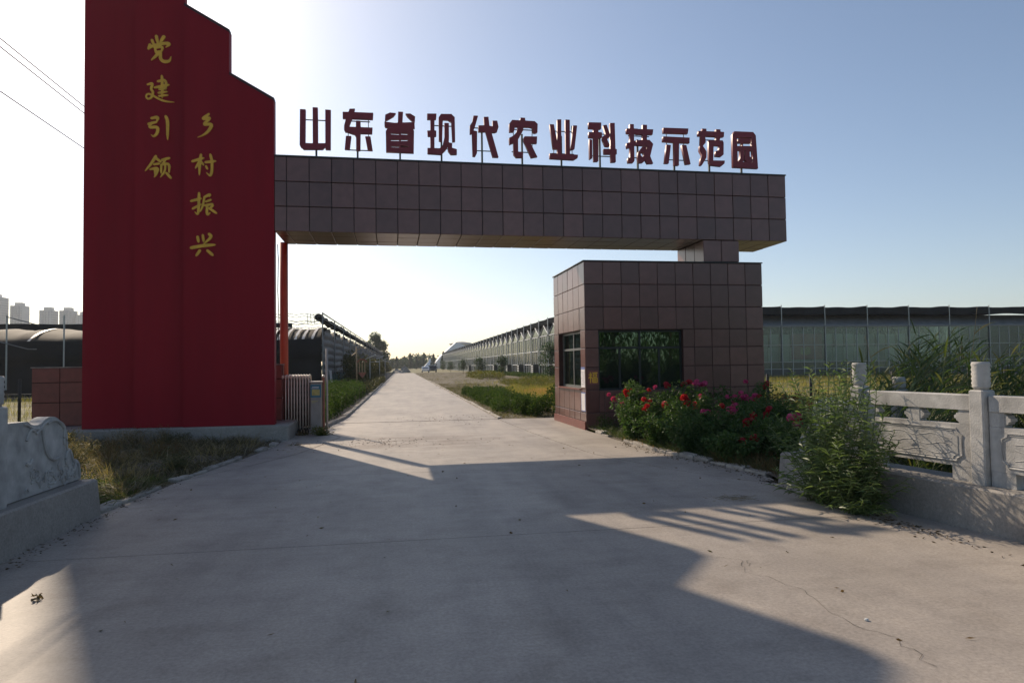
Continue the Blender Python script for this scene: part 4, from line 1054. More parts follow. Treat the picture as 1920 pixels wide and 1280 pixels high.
# ================================================================== GLASSHOUSE on the right
GX0, GX1, GY0, BAY, NB = 17.2, 72.0, 62.3, 5.4, 43
ZE, ZA, ZN = 5.15, 6.35, 7.1
GY1 = GY0 + BAY * NB
gh = thing('glasshouse', 'very long ridged glasshouse under a black shade net to the right of the road', 'glasshouse', ((GX0 + GX1) / 2, (GY0 + GY1) / 2, 0))
ROWZ = [0.80, 1.50, 3.20, ZE]
PX0, PSP, NP = 18.45, 4.78, 11
def pane(cx, cy, sx, sz, axis, z, key={}):
    k = (round(sx, 3), round(sz, 3), axis)
    if k not in key:
        b = MB()
        if axis == 'x': b.box(-sx / 2, sx / 2, 0, 0.012, 0, sz)
        else: b.box(0, 0.012, -sx / 2, sx / 2, 0, sz)
        key[k] = b.mesh('pane'); key[k].materials.append(M['glass'])
    o = bpy.data.objects.new('pane', key[k]); COL.objects.link(o)
    o.parent = gh; o.matrix_parent_inverse = Matrix.Translation(-ORG[gh.name])
    o.location = (cx, cy, z)
    tl = 0.006
    o.rotation_euler = (rnd.uniform(-tl, tl), 0, rnd.uniform(-tl, tl))
# side wall facing the camera
W1 = PSP / 4
for j in range(NP):
    for q in range(4):
        for r in range(3):
            pane(PX0 + PSP * j + W1 * (q + 0.5), GY0, W1 - 0.05, ROWZ[r + 1] - ROWZ[r] - 0.05, 'x', ROWZ[r] + 0.025)
for j in range(NP + 1):
    x = PX0 + PSP * j
    b = MB(); b.box(x - 0.035, x + 0.035, GY0 - 0.12, GY0 - 0.05, 0, ZN + 0.12); b.build('post', M['galv'], gh)
    b = MB(); b.box(x - 0.10, x + 0.10, GY0 + 0.05, GY0 + 0.25, 0, ZE); b.build('inner_post', M['galv_dark'], gh)
    if j < NP:
        for q in range(1, 4):
            b = MB(); b.box(x + W1 * q - 0.03, x + W1 * q + 0.03, GY0 - 0.031, GY0 + 0.03, 0.2, ZE); b.build('mullion', M['galv'], gh)
for z, w, m in ((0.80, 0.05, 'galv'), (1.50, 0.05, 'galv'), (3.20, 0.05, 'galv'), (ZE, 0.10, 'galv_dark'), (ZE - 0.14, 0.05, 'galv')):
    b = MB(); b.box(GX0, GX1, GY0 - 0.05, GY0 - 0.032, z - w / 2, z + w / 2); b.build('rail', M[m], gh)
b = MB(); b.box(GX0 + 0.05, GX1, GY0 + 0.02, GY0 + 0.2, -0.07, 0.78); b.build('base_wall', M['base_wall'], gh)
# films and plants behind the side wall
for j in range(NP):
    for q in range(4):
        x = PX0 + PSP * j + W1 * q
        b = MB(); b.box(x + 0.20, x + W1 - 0.02, GY0 + 0.5, GY0 + 0.52, 3.0, 4.30 + rnd.uniform(-.05, .05)); b.build('film_screen', M['screen'], gh)
        b = MB(); b.box(x + 0.04, x + W1 + 0.0, GY0 + 0.62, GY0 + 0.64, 1.55, 2.98); b.build('film_screen', M['screen'], gh)
b = MB(); b.box(GX0 + 1, GX1, GY0 + 1.5, GY0 + 1.55, 0, ZE); b.build('inner_screen', M['screen_dark'], gh)
n = 2600
P = np.stack([npr.uniform(PX0, GX1 - 1, n), npr.uniform(GY0 + 0.7, GY0 + 1.3, n), 4.35 + 0.5 * npr.rand(n)], 1)
V, F = leaves(P, rand_dirs(n), 0.28, 0.16)
tag(put('plants', arr_mesh('plants', V, F), M['leaf_hedge'], gh), kind='stuff')
b = MB(); b.box(38.9, 42.3, GY0 + 0.40, GY0 + 0.42, 1.75, 4.35); bn = b.build('banner', M['banner_red'], gh); bn['label'] = 'faded red banner hanging inside the glass'
b = MB(); b.prism([(39.85, 2.3), (40.5, 2.15), (41.0, 2.35), (40.95, 2.9), (40.6, 3.05), (40.3, 2.85), (39.9, 3.0)], lambda u, v, d: (u, GY0 + d, v), 0.385, 0.399); b.build('banner_patch', M['banner_yellow'], bn)
# wall along the road with a gable for every ridge
W2 = BAY / 4
R2 = [0.12, 1.57, 3.27, ZE]
SINGLE = 14
far_p = MB()
for k in range(NB):
    y0 = GY0 + BAY * k
    for q in range(4):
        for r in range(3):
            a0, a1 = y0 + W2 * q + 0.04, y0 + W2 * (q + 1) - 0.04
            if k < SINGLE: pane(GX0, (a0 + a1) / 2, a1 - a0, R2[r + 1] - R2[r] - 0.06, 'y', R2[r] + 0.03)
            else: far_p.box(GX0, GX0 + 0.012, a0, a1, R2[r] + 0.03, R2[r + 1] - 0.03)
    b = MB()
    for q in range(1, 4):
        b.box(GX0 - 0.05, GX0 - 0.005, y0 + W2 * q - 0.03, y0 + W2 * q + 0.03, 0.05, ZE - 0.05)
    b.build('mullions', M['white_frame'], gh)
    b = MB(); b.box(GX0 - 0.16, GX0 - 0.06, y0 - 0.05, y0 + 0.05, 0, ZN + 0.1); b.build('post', M['white_frame'], gh)
    # gable: rafters, pane, roof slopes with a gutter between neighbours
    ym = y0 + BAY / 2
    b = MB(); b.add([(GX0, y0 + .1, ZE + .04), (GX0, y0 + BAY - .1, ZE + .04), (GX0, ym, ZA - .06), (GX0 + .012, y0 + .1, ZE + .04), (GX0 + .012, y0 + BAY - .1, ZE + .04), (GX0 + .012, ym, ZA - .06)],
                    [(0, 1, 2), (5, 4, 3), (0, 3, 4, 1), (1, 4, 5, 2), (2, 5, 3, 0)]); b.build('gable_pane', M['glass'], gh)
    b = MB()
    for ya, za, yb, zb in ((y0, ZE, ym, ZA), (y0 + BAY, ZE, ym, ZA)):
        b.tube([(GX0 - 0.05, ya, za), (GX0 - 0.05, yb, zb)], 0.055, 4)
    b.build('rafter', M['white_frame'], gh)
    b = MB()
    b.add([(GX0 - .05, y0 + .06, ZE + .03), (GX1, y0 + .06, ZE + .03), (GX1, ym, ZA), (GX0 - .05, ym, ZA), (GX0 - .05, y0 + BAY - .06, ZE + .03), (GX1, y0 + BAY - .06, ZE + .03)],
          [(0, 1, 2, 3), (3, 2, 5, 4)])
    b.build('roof', M['net_grey'], gh)
    b = MB(); b.box(GX0 - 0.2, GX1, y0 - 0.14, y0 + 0.14, ZE - 0.14, ZE + 0.01); b.build('gutter', M['galv_dark'], gh)
    b = MB(); b.box(GX0 + 0.9, GX0 + 0.93, y0 + 0.2, y0 + BAY - 0.2, 1.65 + 0.3 * rnd.random(), 4.7 + 0.3 * rnd.random()); b.build('film_screen', M['screen'], gh)
tag(far_p.build('far_panes', M['glass'], gh), kind='stuff')
for z in (0.12, 1.57, 3.27, ZE - 0.05):
    b = MB(); b.box(GX0 - 0.055, GX0 - 0.008, GY0, GY1, z - 0.05, z + 0.05); b.build('rail', M['white_frame'], gh)
b = MB(); b.box(GX0 + 2.2, GX0 + 2.25, GY0 + 1.6, GY1, 0, ZE); b.build('inner_screen', M['screen_dark'], gh)
for k in (4, 6, 8, 11, 15, 20):
    y0 = GY0 + BAY * k + 0.7
    b = MB(); b.box(GX0 - 0.75, GX0 - 0.06, y0, y0 + 1.3, 0.05, 1.62); vt = b.build('vent', M['vent_dark'], gh)
    for q in range(6):
        b = MB(); b.box(GX0 - 0.80, GX0 - 0.752, y0 + 0.06, y0 + 1.24, 0.15 + q * 0.24, 0.27 + q * 0.24); b.build('slat', M['vent_white'], vt)
# shade net stretched above, with a hanging edge
b = MB(); b.box(GX0 + 0.1, GX1, GY0 + 0.1, GY1, ZN - 0.12, ZN - 0.10); b.build('shade_net', M['net'], gh)
for j in range(-1, NP):
    x0, x1 = (GX0, PX0) if j < 0 else (PX0 + PSP * j + 0.04, PX0 + PSP * (j + 1) - 0.04)
    nn = 14; V, F = [], []
    for q in range(nn + 1):
        t = q / nn; x = x0 + (x1 - x0) * t
        top = ZN - 0.10 + 0.12 * max(0, t - 0.55) / 0.45 + 0.03 * math.sin(9 * t + j)
        bot = 6.28 + 0.05 * math.sin(5 * t + 2 * j) + (0.12 * max(0, t - .6) if j % 3 == 1 else 0)
        V += [(x, GY0 - 0.02 - 0.04 * math.sin(7 * t), top), (x, GY0 - 0.0, bot)]
        if q: F.append((2 * q - 2, 2 * q - 1, 2 * q + 1, 2 * q))
    put('net_edge', arr_mesh('net_edge', V, F), M['net'], gh)
V, F = [], []
nn = NB * 4
for q in range(nn + 1):
    yy = GY0 + (GY1 - GY0) * q / nn
    V += [(GX0 + 0.02, yy, ZN - 0.02 + 0.03 * math.cos(q * math.pi / 2)), (GX0 + 0.02, yy, 6.46 + 0.05 * math.sin(q * 1.7))]
    if q: F.append((2 * q - 2, 2 * q - 1, 2 * q + 1, 2 * q))
put('net_edge', arr_mesh('net_edge', V, F), M['net'], gh)

# ================================================================== BLACK TUNNELS on the left
TX, TY0, TSP, NT = -5.55, 47.0, 8.0, 17
def tprof(u):
    """height of the arch across its span, u 0..1"""
    return 3.15 + 1.30 * math.sin(math.pi * u) ** 0.62
def tunnel_meshes():
    nx, nu = 70, 18
    V, F = [], []
    for i in range(nx + 1):
        x = TX - 0.05 - 48.0 * i / nx
        for j in range(nu + 1):
            u = j / nu
            z = tprof(u) + 0.09 * math.sin(i * 1.45 + 4 * u) * math.sin(math.pi * u) ** .5 + 0.05 * npr.rand()
            V.append((x + 1.1 * (1 - u) * math.sin(i * 0.9) * 0.15, TSP * u, z))
    m = nu + 1
    for i in range(nx):
        for j in range(nu): F.append((i * m + j, i * m + j + 1, (i + 1) * m + j + 1, (i + 1) * m + j))
    roof = arr_mesh('roof_cover', V, F, True); roof.materials.append(M['cover_top'])
    V, F = [], []
    zs = [-0.1, 0.5, 1.2, 1.9, 2.3, 2.36, 2.8, 3.2, 3.55]
    for i in range(nx + 1):
        x = TX + 0.1 - 48.0 * i / nx
        for j, z in enumerate(zs):
            V.append((x, -0.06 - 0.10 * npr.rand() - (0.10 if j == 5 else 0) + (0.16 if z > 3.3 else 0), z + 0.03 * math.sin(i * 1.3)))
    m = len(zs)
    for i in range(nx):
        for j in range(m - 1): F.append((i * m + j, (i + 1) * m + j, (i + 1) * m + j + 1, i * m + j + 1))
    side = arr_mesh('side_cover', V, F, True); side.materials.append(M['cover'])
    # quilted end: rows of billows between tied seams
    V, F = [], []
    ny, nz = 22, 56
    for i in range(ny + 1):
        u = i / ny
        top = tprof(0.04 + 0.92 * u) - 0.02
        for j in range(nz + 1):
            z = top * j / nz
            s = abs(math.sin(math.pi * (z / 0.52 + 0.06 * math.sin(7 * u))))
            V.append((TX + 0.03 + 0.15 * s ** 0.6 + 0.02 * npr.rand(), 0.02 + (TSP - 0.04) * u, z))
    m = nz + 1
    for i in range(ny):
        for j in range(nz): F.append((i * m + j, (i + 1) * m + j, (i + 1) * m + j + 1, i * m + j + 1))
    end = arr_mesh('end_quilt', V, F, True); end.materials.append(M['quilt'])
    return roof, side, end
roof_me, side_me, end_me = tunnel_meshes()
for k in range(NT):
    lab = 'black covered growing tunnel nearest the gate with its long dark side towards the viewer' if k == 0 else \
          ('black covered growing tunnel second along the hedge behind the nearest one' if k == 1 else 'black covered growing tunnel with a grey quilted end in the row along the road')
    t = thing('growing_tunnel', lab, 'growing tunnel', (TX, TY0 + TSP * k, 0), 'black tunnels beside the road' if k > 1 else 'black tunnels')
    for nm, me in (('roof_cover', roof_me), ('end_quilt', end_me)) + ((('side_cover', side_me),) if k == 0 else ()):
        o = bpy.data.objects.new(nm, me); COL.objects.link(o); o.parent = t
        o.matrix_parent_inverse = Matrix.Translation((-TX, 0, 0))
    if k == 0:
        for q, x in enumerate((-5.9, -6.5, -7.0, -7.6, -8.1, -8.5, -9.0, -9.6, -23.4)):
            V, F = [], []
            for j in range(9):
                u = 0.02 + 0.40 * j / 8
                z = tprof(u) + 0.12; w = 0.05 + 0.05 * abs(math.sin(j * 1.3 + q))
                xx = x - 0.5 * (0.42 - u)
                V += [(xx - w, TSP * u - 0.03, z), (xx + w, TSP * u - 0.03, z)]
                if j: F.append((2 * j - 2, 2 * j - 1, 2 * j + 1, 2 * j))
            o = bpy.data.objects.new('film_strip', arr_mesh('film_strip', V, F)); o.data.materials.append(M['film']); COL.objects.link(o); o.parent = t
            o.matrix_parent_inverse = Matrix.Translation((-TX, 0, 0))
TY1 = TY0 + TSP * NT
sf = thing('shade_frame', 'steel frame with rolled black shade net above the growing tunnels', 'shade frame', (TX, (TY0 + TY1) / 2, 0))
for k in range(NT + 1):
    y = TY0 - 0.2 + TSP * k
    b = MB(); b.cyl(TX + 0.2, y, 0, 5.35, 0.045, 8); b.build('post', M['galv_dark'], sf, True)
    b = MB()
    for z in (5.28, 5.1, 4.82, 4.62):
        b.tube([(TX + 0.05 - 5.2 * q / 10, y + 0.0, z - 0.10 * math.sin(math.pi * (q % 2) / 2)) for q in range(11)], 0.018, 4)
    b.build('wire', M['galv_dark'], sf)
for z, r in ((5.30, 0.045), (4.95, 0.03)):
    b = MB(); b.tube([(TX + 0.2, TY0 - 0.2, z), (TX + 0.2, TY1, z)], r, 6); b.build('rail', M['galv_dark'], sf)
b = MB(); b.tube([(TX - 0.12 + 0.03 * math.sin(q), TY0 - 0.1 + (TY1 - TY0) * q / 120, 5.02 + 0.05 * math.sin(q * 1.9)) for q in range(121)], [0.24 + 0.05 * math.sin(q * 2.3) for q in range(121)], 7)
b.build('rolled_net', M['net'], sf, True)
b = MB()
for q in range(3): b.tube([(TX - 0.40 - 0.22 * q, TY0, 5.28), (TX - 0.35 - 0.22 * q, TY0, 4.6)], 0.02, 4)
b.build('net_hanger', M['galv_dark'], sf)
V, F = [], []
for q in range(61):
    x = -8.6 - 40 * q / 60
    V += [(x, TY0 + TSP, 5.16 + 0.03 * math.sin(q * 0.7)), (x, TY0 + TSP, (4.3 if x < -11.5 else 4.75) + 0.06 * math.sin(q * 1.3))]
    if q: F.append((2 * q - 2, 2 * q - 1, 2 * q + 1, 2 * q))
put('hanging_net', arr_mesh('hanging_net', V, F), M['net'], sf)
for x in (-21.3, -24.6):
    b = MB(); b.cyl(x, TY0 - 0.25, 0.5, 5.2, 0.05, 6); b.build('post', M['galv'], sf)
b = MB(); b.tube([(-24.6, TY0 - .3, 5.1), (-22.7, TY0 - .35, 4.55)], 0.03, 4); b.tube([(-25.3, TY0 - .35, 3.62), (-23.3, TY0 - .4, 3.05), (-22.8, TY0 - .4, 3.04)], 0.03, 4); b.build('brace', M['galv_dark'], sf)

b = MB()
for q in range(40): b.box(TX + 0.25 + 0.03 * (q % 2), TX + 0.27 + 0.03 * (q % 2), TY0 + q * 0.8, TY0 + q * 0.8 + 0.78, -0.05, 1.1 + 0.05 * math.sin(q))
nf = tag(b.build('net_fence', M['green_net']), 'dark green net fence along the foot of the black tunnels', 'fence')
b = MB(); b.prism([(-5.0, 0.2), (-4.86, 0.2), (-4.95, 1.42), (-5.1, 1.42)], lambda u, v, d: (u, d, v), 48.4, 48.44)
tag(b.build('white_board', M['paper']), 'narrow white board leaning at the green net fence', 'board')

# ================================================================== STONE BALUSTRADES
def chaikin(pts, it=2):
    for _ in range(it):
        q = [pts[0]]
        for a, c in zip(pts, pts[1:]):
            q += [tuple(.75 * x + .25 * y for x, y in zip(a, c)), tuple(.25 * x + .75 * y for x, y in zip(a, c))]
        pts = q + [pts[-1]]
    return pts

def scroll_profile(u0, u1, ext=0.0):
    pr = [(0, .0), (0, .09), (.02, .17), (.09, .235), (.19, .245), (.22, .325), (.28, .385), (.375, .40), (.385, .45), (.37, .52), (.385, .59), (.44, .665), (.55, .735), (.68, .755), (.80, .735), (.87, .695), (.95, .685),
          (1.05, .695), (1.13, .735), (1.22, .745), (1.22, .0)]
    pr = [(u0 + (u1 - u0) * u / 1.22, v + 0.425) for u, v in pr]
    return [pr[0]] + chaikin(pr[1:-2], 2) + [(pr[-2][0] + ext, pr[-2][1]), (pr[-2][0] + ext, 0.425)]

def balustrade(side, label, o0, d, q, wpl, wface, top_w, posts, ulen, u_scroll, plinth_label):
    o0, d, q = Vector(o0), Vector(d).normalized(), Vector(q).normalized()
    def T(u, w, z):
        p = o0 + d * u + q * w
        return (p.x, p.y, z)
    # battered plinth
    b = MB(T); bt = 0.035
    b.rings([[(-bt, 0, -0.1), (ulen, 0, -0.1), (ulen, wpl, -0.1), (-bt, wpl, -0.1)], [(0, bt, 0.395), (ulen, bt, 0.395), (ulen, wpl - bt, 0.395), (0, wpl - bt, 0.395)],
             [(0.02, bt + 0.02, 0.415), (ulen, bt + 0.02, 0.415), (ulen, wpl - bt - 0.02, 0.415), (0.02, wpl - bt - 0.02, 0.415)]])
    tag(b.build('plinth', M['plinth']), plinth_label, 'plinth')
    root = thing('stone_balustrade', label, 'balustrade', T(ulen / 2, wface + 0.1, 0.415))
    u0, u1 = u_scroll
    b = MB(T); b.prism(scroll_profile(u0, u1, posts[0] - u1 - 0.002), lambda u, v, w: (u, w, v), wface + 0.06, wface + 0.19); b.build('scroll_end', M['stone'], root)
    s = lambda u: u0 + (u1 - u0) * u / 1.22
    rel = [[(.40, .60), (.47, .66), (.56, .70), (.66, .71), (.76, .685)], [(.86, .645), (.845, .55), (.80, .42), (.72, .33), (.60, .29), (.52, .31)], [(.86, .645), (.93, .63), (.98, .60)],
           [(1.0, .63), (1.07, .655), (1.12, .62), (1.16, .55)], [(.40, .60), (.42, .50), (.40, .43)], [(.30, .36), (.36, .33), (.38, .25), (.33, .20)], [(.12, .22), (.17, .18), (.16, .12)], [(1.05, .36), (1.1, .30), (1.16, .33)]]
    for c in rel:
        b = MB(T); b.tube([(s(u), wface + 0.056, v + 0.425) for u, v in chaikin(c, 2)], 0.017, 6); b.build('carved_line', M['stone'], root)
    b = MB(T)
    pf = chaikin([(u0 + (u1 - u0) * u / 1.22, v + .425) for u, v in [(.035, .03), (.06, .19), (.19, .205), (.25, .35), (.35, .37), (.345, .50), (.40, .64), (.55, .70), (.68, .72), (.80, .70), (.87, .655), (.95, .645), (1.05, .66), (1.13, .70), (1.2, .71)]], 2)
    b.tube([(u, wface + 0.056, v) for u, v in pf], 0.014, 6); b.build('carved_border', M['stone'], root)
    b = MB(T)
    for k in range(40):
        u = rnd.uniform(.12, 1.15); v = rnd.uniform(.04, .22)
        a = rnd.uniform(0, 6.28); r = rnd.uniform(.03, .055)
        b.tube([(s(u + r * math.cos(a + q_ * 0.9)), wface + 0.058, v + 0.425 + r * math.sin(a + q_ * 0.9)) for q_ in range(5)], 0.011, 5)
    mc = b.build('scroll_carving', M['stone'], root); mc['kind'] = 'stuff'
    for pu in posts:
        b = MB(T); b.cbox(pu + .01, pu + 0.16, wface, wface + 0.17, 0.416, 1.335, 0.012); po = b.build('post', M['stone'], root)
        b = MB(T); cx, cy = pu + 0.085, wface + 0.085
        prof = [(1.336, .062), (1.352, .064), (1.358, .074), (1.37, .078)] + [(1.38 + 0.022 * k, .077 + (0.005 if k % 2 else -0.003)) for k in range(10)] + [(1.595, .079), (1.61, .073)]
        b.lathe(cx, cy, prof, 18); b.build('post_cap', M['stone'], po, True)
    for pa, pb in zip(posts, posts[1:]):
        a0, a1 = pa + 0.17, pb
        w0, w1 = wface + 0.06, wface + 0.16
        L = a1 - a0
        b = MB(T)
        b.cbox(a0 + .002, a1 - .002, w0 - 0.012, w1 + 0.012, 1.13, 1.285, 0.01)          # hand rail
        b.build('hand_rail', M['stone'], root)
        b = MB(T)
        b.box(a0 + .002, a1 - .002, w0, w1, 0.56, 0.985)
        for e0, e1 in ((a0 + .002, a0 + 0.15), (a1 - 0.15, a1 - .002), ((a0 + a1) / 2 - 0.07, (a0 + a1) / 2 + 0.07)):
            b.box(e0, e1, w0 + .002, w1 - .002, 0.987, 1.128)
        for e0, e1 in ((a0 + .002, a0 + 0.24), (a1 - 0.24, a1 - .002)):
            b.box(e0, e1, w0 + .002, w1 - .002, 0.416, 0.558)
        pn = b.build('panel', M['stone'], root)
        b = MB(T)                                       # carved frame with notched corners
        f0, f1, z0, z1, c = a0 + 0.12, a1 - 0.12, 0.61, 0.935, 0.06
        pts = [(f0 + c, z0), (f1 - c, z0), (f1 - c + .01, z0 + .03), (f1, z0 + c), (f1, z1 - c), (f1 - c + .01, z1 - .03), (f1 - c, z1), (f0 + c, z1), (f0 + c - .01, z1 - .03), (f0, z1 - c), (f0, z0 + c), (f0 + c - .01, z0 + .03), (f0 + c, z0)]
        b.tube([(u, w0 - 0.002, v) for u, v in pts], 0.011, 5)
        b.tube([(f0 + (u - f0) * 0.94 + 0.03 * L * .5, w0 - 0.001, (v - .77) * 0.86 + .77) for u, v in pts], 0.005, 4)
        for k in range(3):
            vv = .68 + .085 * k
            b.tube(chaikin([(f0 + .12 + (f1 - f0 - .24) * q / 8, w0 + .001, vv + .022 * math.sin(q * 1.7 + 2 * k)) for q in range(9)], 1), 0.0055, 5)
        b.build('carving', M['stone'], pn)
        b = MB(T)                                       # cloud brackets in the slots
        for e, sg in ((a0 + 0.15, 1), ((a0 + a1) / 2 - 0.07, -1), ((a0 + a1) / 2 + 0.07, 1), (a1 - 0.15, -1)):
            b = MB(T)
            b.prism([(e + sg * .001, 1.005), (e + sg * .03, 1.02), (e + sg * .034, 1.038), (e + sg * .055, 1.045), (e + sg * .055, 1.072), (e + sg * .034, 1.078), (e + sg * .03, 1.096), (e + sg * .001, 1.11)], lambda u, v, w: (u, w, v), w0 + .006, w1 - .006)
            b.build('bracket', M['stone'], pn)
    return root
pitch = 1.53
balustrade('r', 'carved grey stone balustrade behind the leafy shrub on the right of the forecourt', (5.0, 8.45, 0), (0.13, -1, 0), (1, 0.13, 0), 0.62, 0.17, 0.4,
           [1.10 + pitch * k for k in range(7)], 10.6, (0.13, 1.098), 'battered concrete plinth under the right stone balustrade')
balustrade('l', 'carved grey stone balustrade end beside the weed patch on the left', (-3.43, 8.40, 0), (0, -1, 0), (-1, 0, 0), 0.46, 0.14, 0.4,
           [1.56 + pitch * k for k in range(6)], 10.6, (0.02, 1.223), 'concrete plinth under the left stone balustrade')
b = MB(); b.cbox(7.25, 7.43, 8.95, 9.13, -0.1, 1.20, 0.012)
sp_ = tag(b.build('stone_post', M['stone']), 'lone grey stone post half hidden among the reeds', 'post')
b = MB(); b.lathe(7.34, 9.04, [(1.201, .06), (1.22, .085)] + [(1.23 + .02 * k, .088 + (.006 if k % 2 else -.002)) for k in range(7)] + [(1.38, .08)], 16); b.build('post_cap', M['stone'], sp_, True)
ORG[sp_.name] = Vector((0, 0, 0))

# ================================================================== ROADSIDE THINGS
def lantern_post():
    t = thing('lantern_sign_post', 'thin pole with a red and tan lantern shaped sign beside the left hedge', 'sign post', (-2.98, 44.7, 0))
    b = MB(); b.cyl(-2.98, 44.7, -0.05, 2.95, 0.045, 8); b.build('pole', M['wood_tan'], t, True)
    b = MB(); x0 = -2.88; y = 44.7
    for k in range(6):
        a0, a1 = math.pi * k / 6, math.pi * (k + 1) / 6
        b.tube([(x0 + 0.24 - 0.29 * math.cos(a0), y, 1.92 + 0.20 * math.sin(a0)), (x0 + 0.24 - 0.29 * math.cos(a1), y, 1.92 + 0.20 * math.sin(a1))], 0.05, 6)
    b.build('sign_roof', M['wood_red'], t)
    for k in range(3):
        b = MB(); b.box(x0 + 0.05 + k * 0.17, x0 + 0.10 + k * 0.17, y - .03, y + .03, 1.28, 1.95); b.build('sign_bar', M['wood_tan'], t)
    b = MB(); b.prism([(x0 - .02, 1.27), (x0 + .5, 1.27), (x0 + .42, 1.12), (x0 + .24, .92), (x0 + .08, 1.12)], lambda u, v, d: (u, d, v), y - .05, y + .05); b.build('sign_foot', M['wood_red'], t)
    b = MB(); b.tube([(-2.98, y, 2.6), (-3.3, y, 2.35)], .03, 5); b.tube([(-2.98, y, 2.7), (-2.6, y, 2.93), (-2.5, y, 2.85)], .025, 5); b.build('bracket', M['wood_tan'], t)
lantern_post()
def solar_lamp(x, y, h, lab):
    t = thing('solar_lamp', lab, 'street lamp', (x, y, 0), 'solar lamps along the left hedge')
    b = MB(); b.cyl(x, y, -0.05, h, 0.04, 8); b.build('pole', M['galv'], t, True)
    b = MB(); b.add([(x - .35, y - .25, h - .12), (x + .45, y - .25, h + .22), (x + .45, y + .25, h + .22), (x - .35, y + .25, h - .12), (x - .35, y - .25, h - .08), (x + .45, y - .25, h + .26), (x + .45, y + .25, h + .26), (x - .35, y + .25, h - .08)],
                    [(0, 3, 2, 1), (4, 5, 6, 7), (0, 1, 5, 4), (1, 2, 6, 5), (2, 3, 7, 6), (3, 0, 4, 7)]); b.build('solar_panel', M['vent_white'], t)
    b = MB(); b.tube([(x, y, h - .35), (x + .5, y, h - .3)], .03, 6); b.cbox(x + .45, x + .75, y - .08, y + .08, h - .36, h - .27, .02); b.build('lamp_head', M['galv'], t)
solar_lamp(-2.67, 55.8, 2.35, 'nearest slim solar lamp in the row along the left hedge')
solar_lamp(-2.54, 74.8, 2.55, 'middle slim solar lamp with a pale panel along the left hedge')
solar_lamp(-2.5, 96.0, 2.6, 'farthest slim solar lamp of the row along the left hedge')

# utility line: pole hidden behind the tower, wires running over the left weed patch
up = thing('utility_pole', 'concrete utility pole standing behind the red tower', 'pole', (-7.9, 36, 0))
b = MB(); b.cyl(-7.9, 36, -0.1, 8.8, 0.15, 12, 0.1); b.build('pole', M['kerb'], up, True)
b = MB(); b.box(-8.5, -7.3, 35.94, 36.06, 8.2, 8.32); b.build('crossarm', M['galv_dark'], up)
for zz, lab in ((8.29, 'upper black overhead wire passing left of the red tower'), (8.12, 'middle black overhead wire passing left of the red tower'), (7.23, 'lower black overhead wire passing left of the red tower')):
    b = MB(); b.tube([(-7.88, 36 - 56 * k / 16, zz + 0.35 * ((k / 16 - 0.36) ** 2) * 4) for k in range(17)], 0.011, 5)
    tag(b.build('overhead_wire', M['black_wire']), lab, 'wire')

# made-up blocker above the view, added to shade the left corner of the forecourt
sb_ = thing('shade_blocker', 'unseen pole and red sheet behind the red tower, added to cast shade on the forecourt', 'shade_blocker', (-16.9, 40, 0))
b = MB(); b.cyl(-16.9, 40, -0.1, 28.7, 0.16, 14, 0.07); b.build('blocker_pole', M['galv'], sb_, True)
b = MB(); b.lathe(-16.9, 40, [(28.7, .06), (28.8, .14), (28.95, .14), (29.05, .05)], 12); b.build('blocker_finial', M['gold'], sb_, True)
V, F = [], []
for q in range(25):
    u = q / 24
    for j in range(13):
        v = j / 12
        V.append((-17.0 - 3.3 * u, 40 + .3 * math.sin(6.5 * u + 1.2 * v) * u, 28.5 - 5.85 * v + .05 * u))
for q in range(24):
    for j in range(12): F.append((q * 13 + j, (q + 1) * 13 + j, (q + 1) * 13 + j + 1, q * 13 + j + 1))
put('blocker_sheet', arr_mesh('blocker_sheet', V, F, True), M['red'], sb_)

# wire mesh fence on dark posts to the right of the gatehouse, and on the far left
def mesh_fence(lab, pts, h, wire_h):
    t = thing('mesh_fence', lab, 'fence', (pts[0][0], pts[0][1], 0))
    for x, y in pts:
        b = MB(); b.cyl(x, y, -0.1, h + rnd.uniform(-.06, .06), 0.05, 8); b.build('post', M['rubber'], t, True)
    b = MB()
    for k in range(7):
        z = 0.1 + (wire_h - 0.1) * k / 6
        b.tube([(x, y, z) for x, y in pts], 0.005, 3)
    for (ax, ay), (bx, by) in zip(pts, pts[1:]):
        nn = int(math.hypot(bx - ax, by - ay) / 0.15)
        for k in range(nn):
            u = k / nn
            b.tube([(ax + (bx - ax) * u, ay + (by - ay) * u, 0.1), (ax + (bx - ax) * u, ay + (by - ay) * u, wire_h)], 0.0035, 3)
    b.build('wire_mesh', M['galv_dark'], t)
mesh_fence('dark post and wire fence behind the roses right of the gatehouse', [(11.0 + 1.77 * k, 22.0 + 0.15 * k) for k in range(9)], 1.22, 1.0)
mesh_fence('thin post and wire fence in the grass left of the tower', [(-16.5, 24.2), (-12.54, 24.6), (-10.0, 24.9)], 1.35, 0.9)

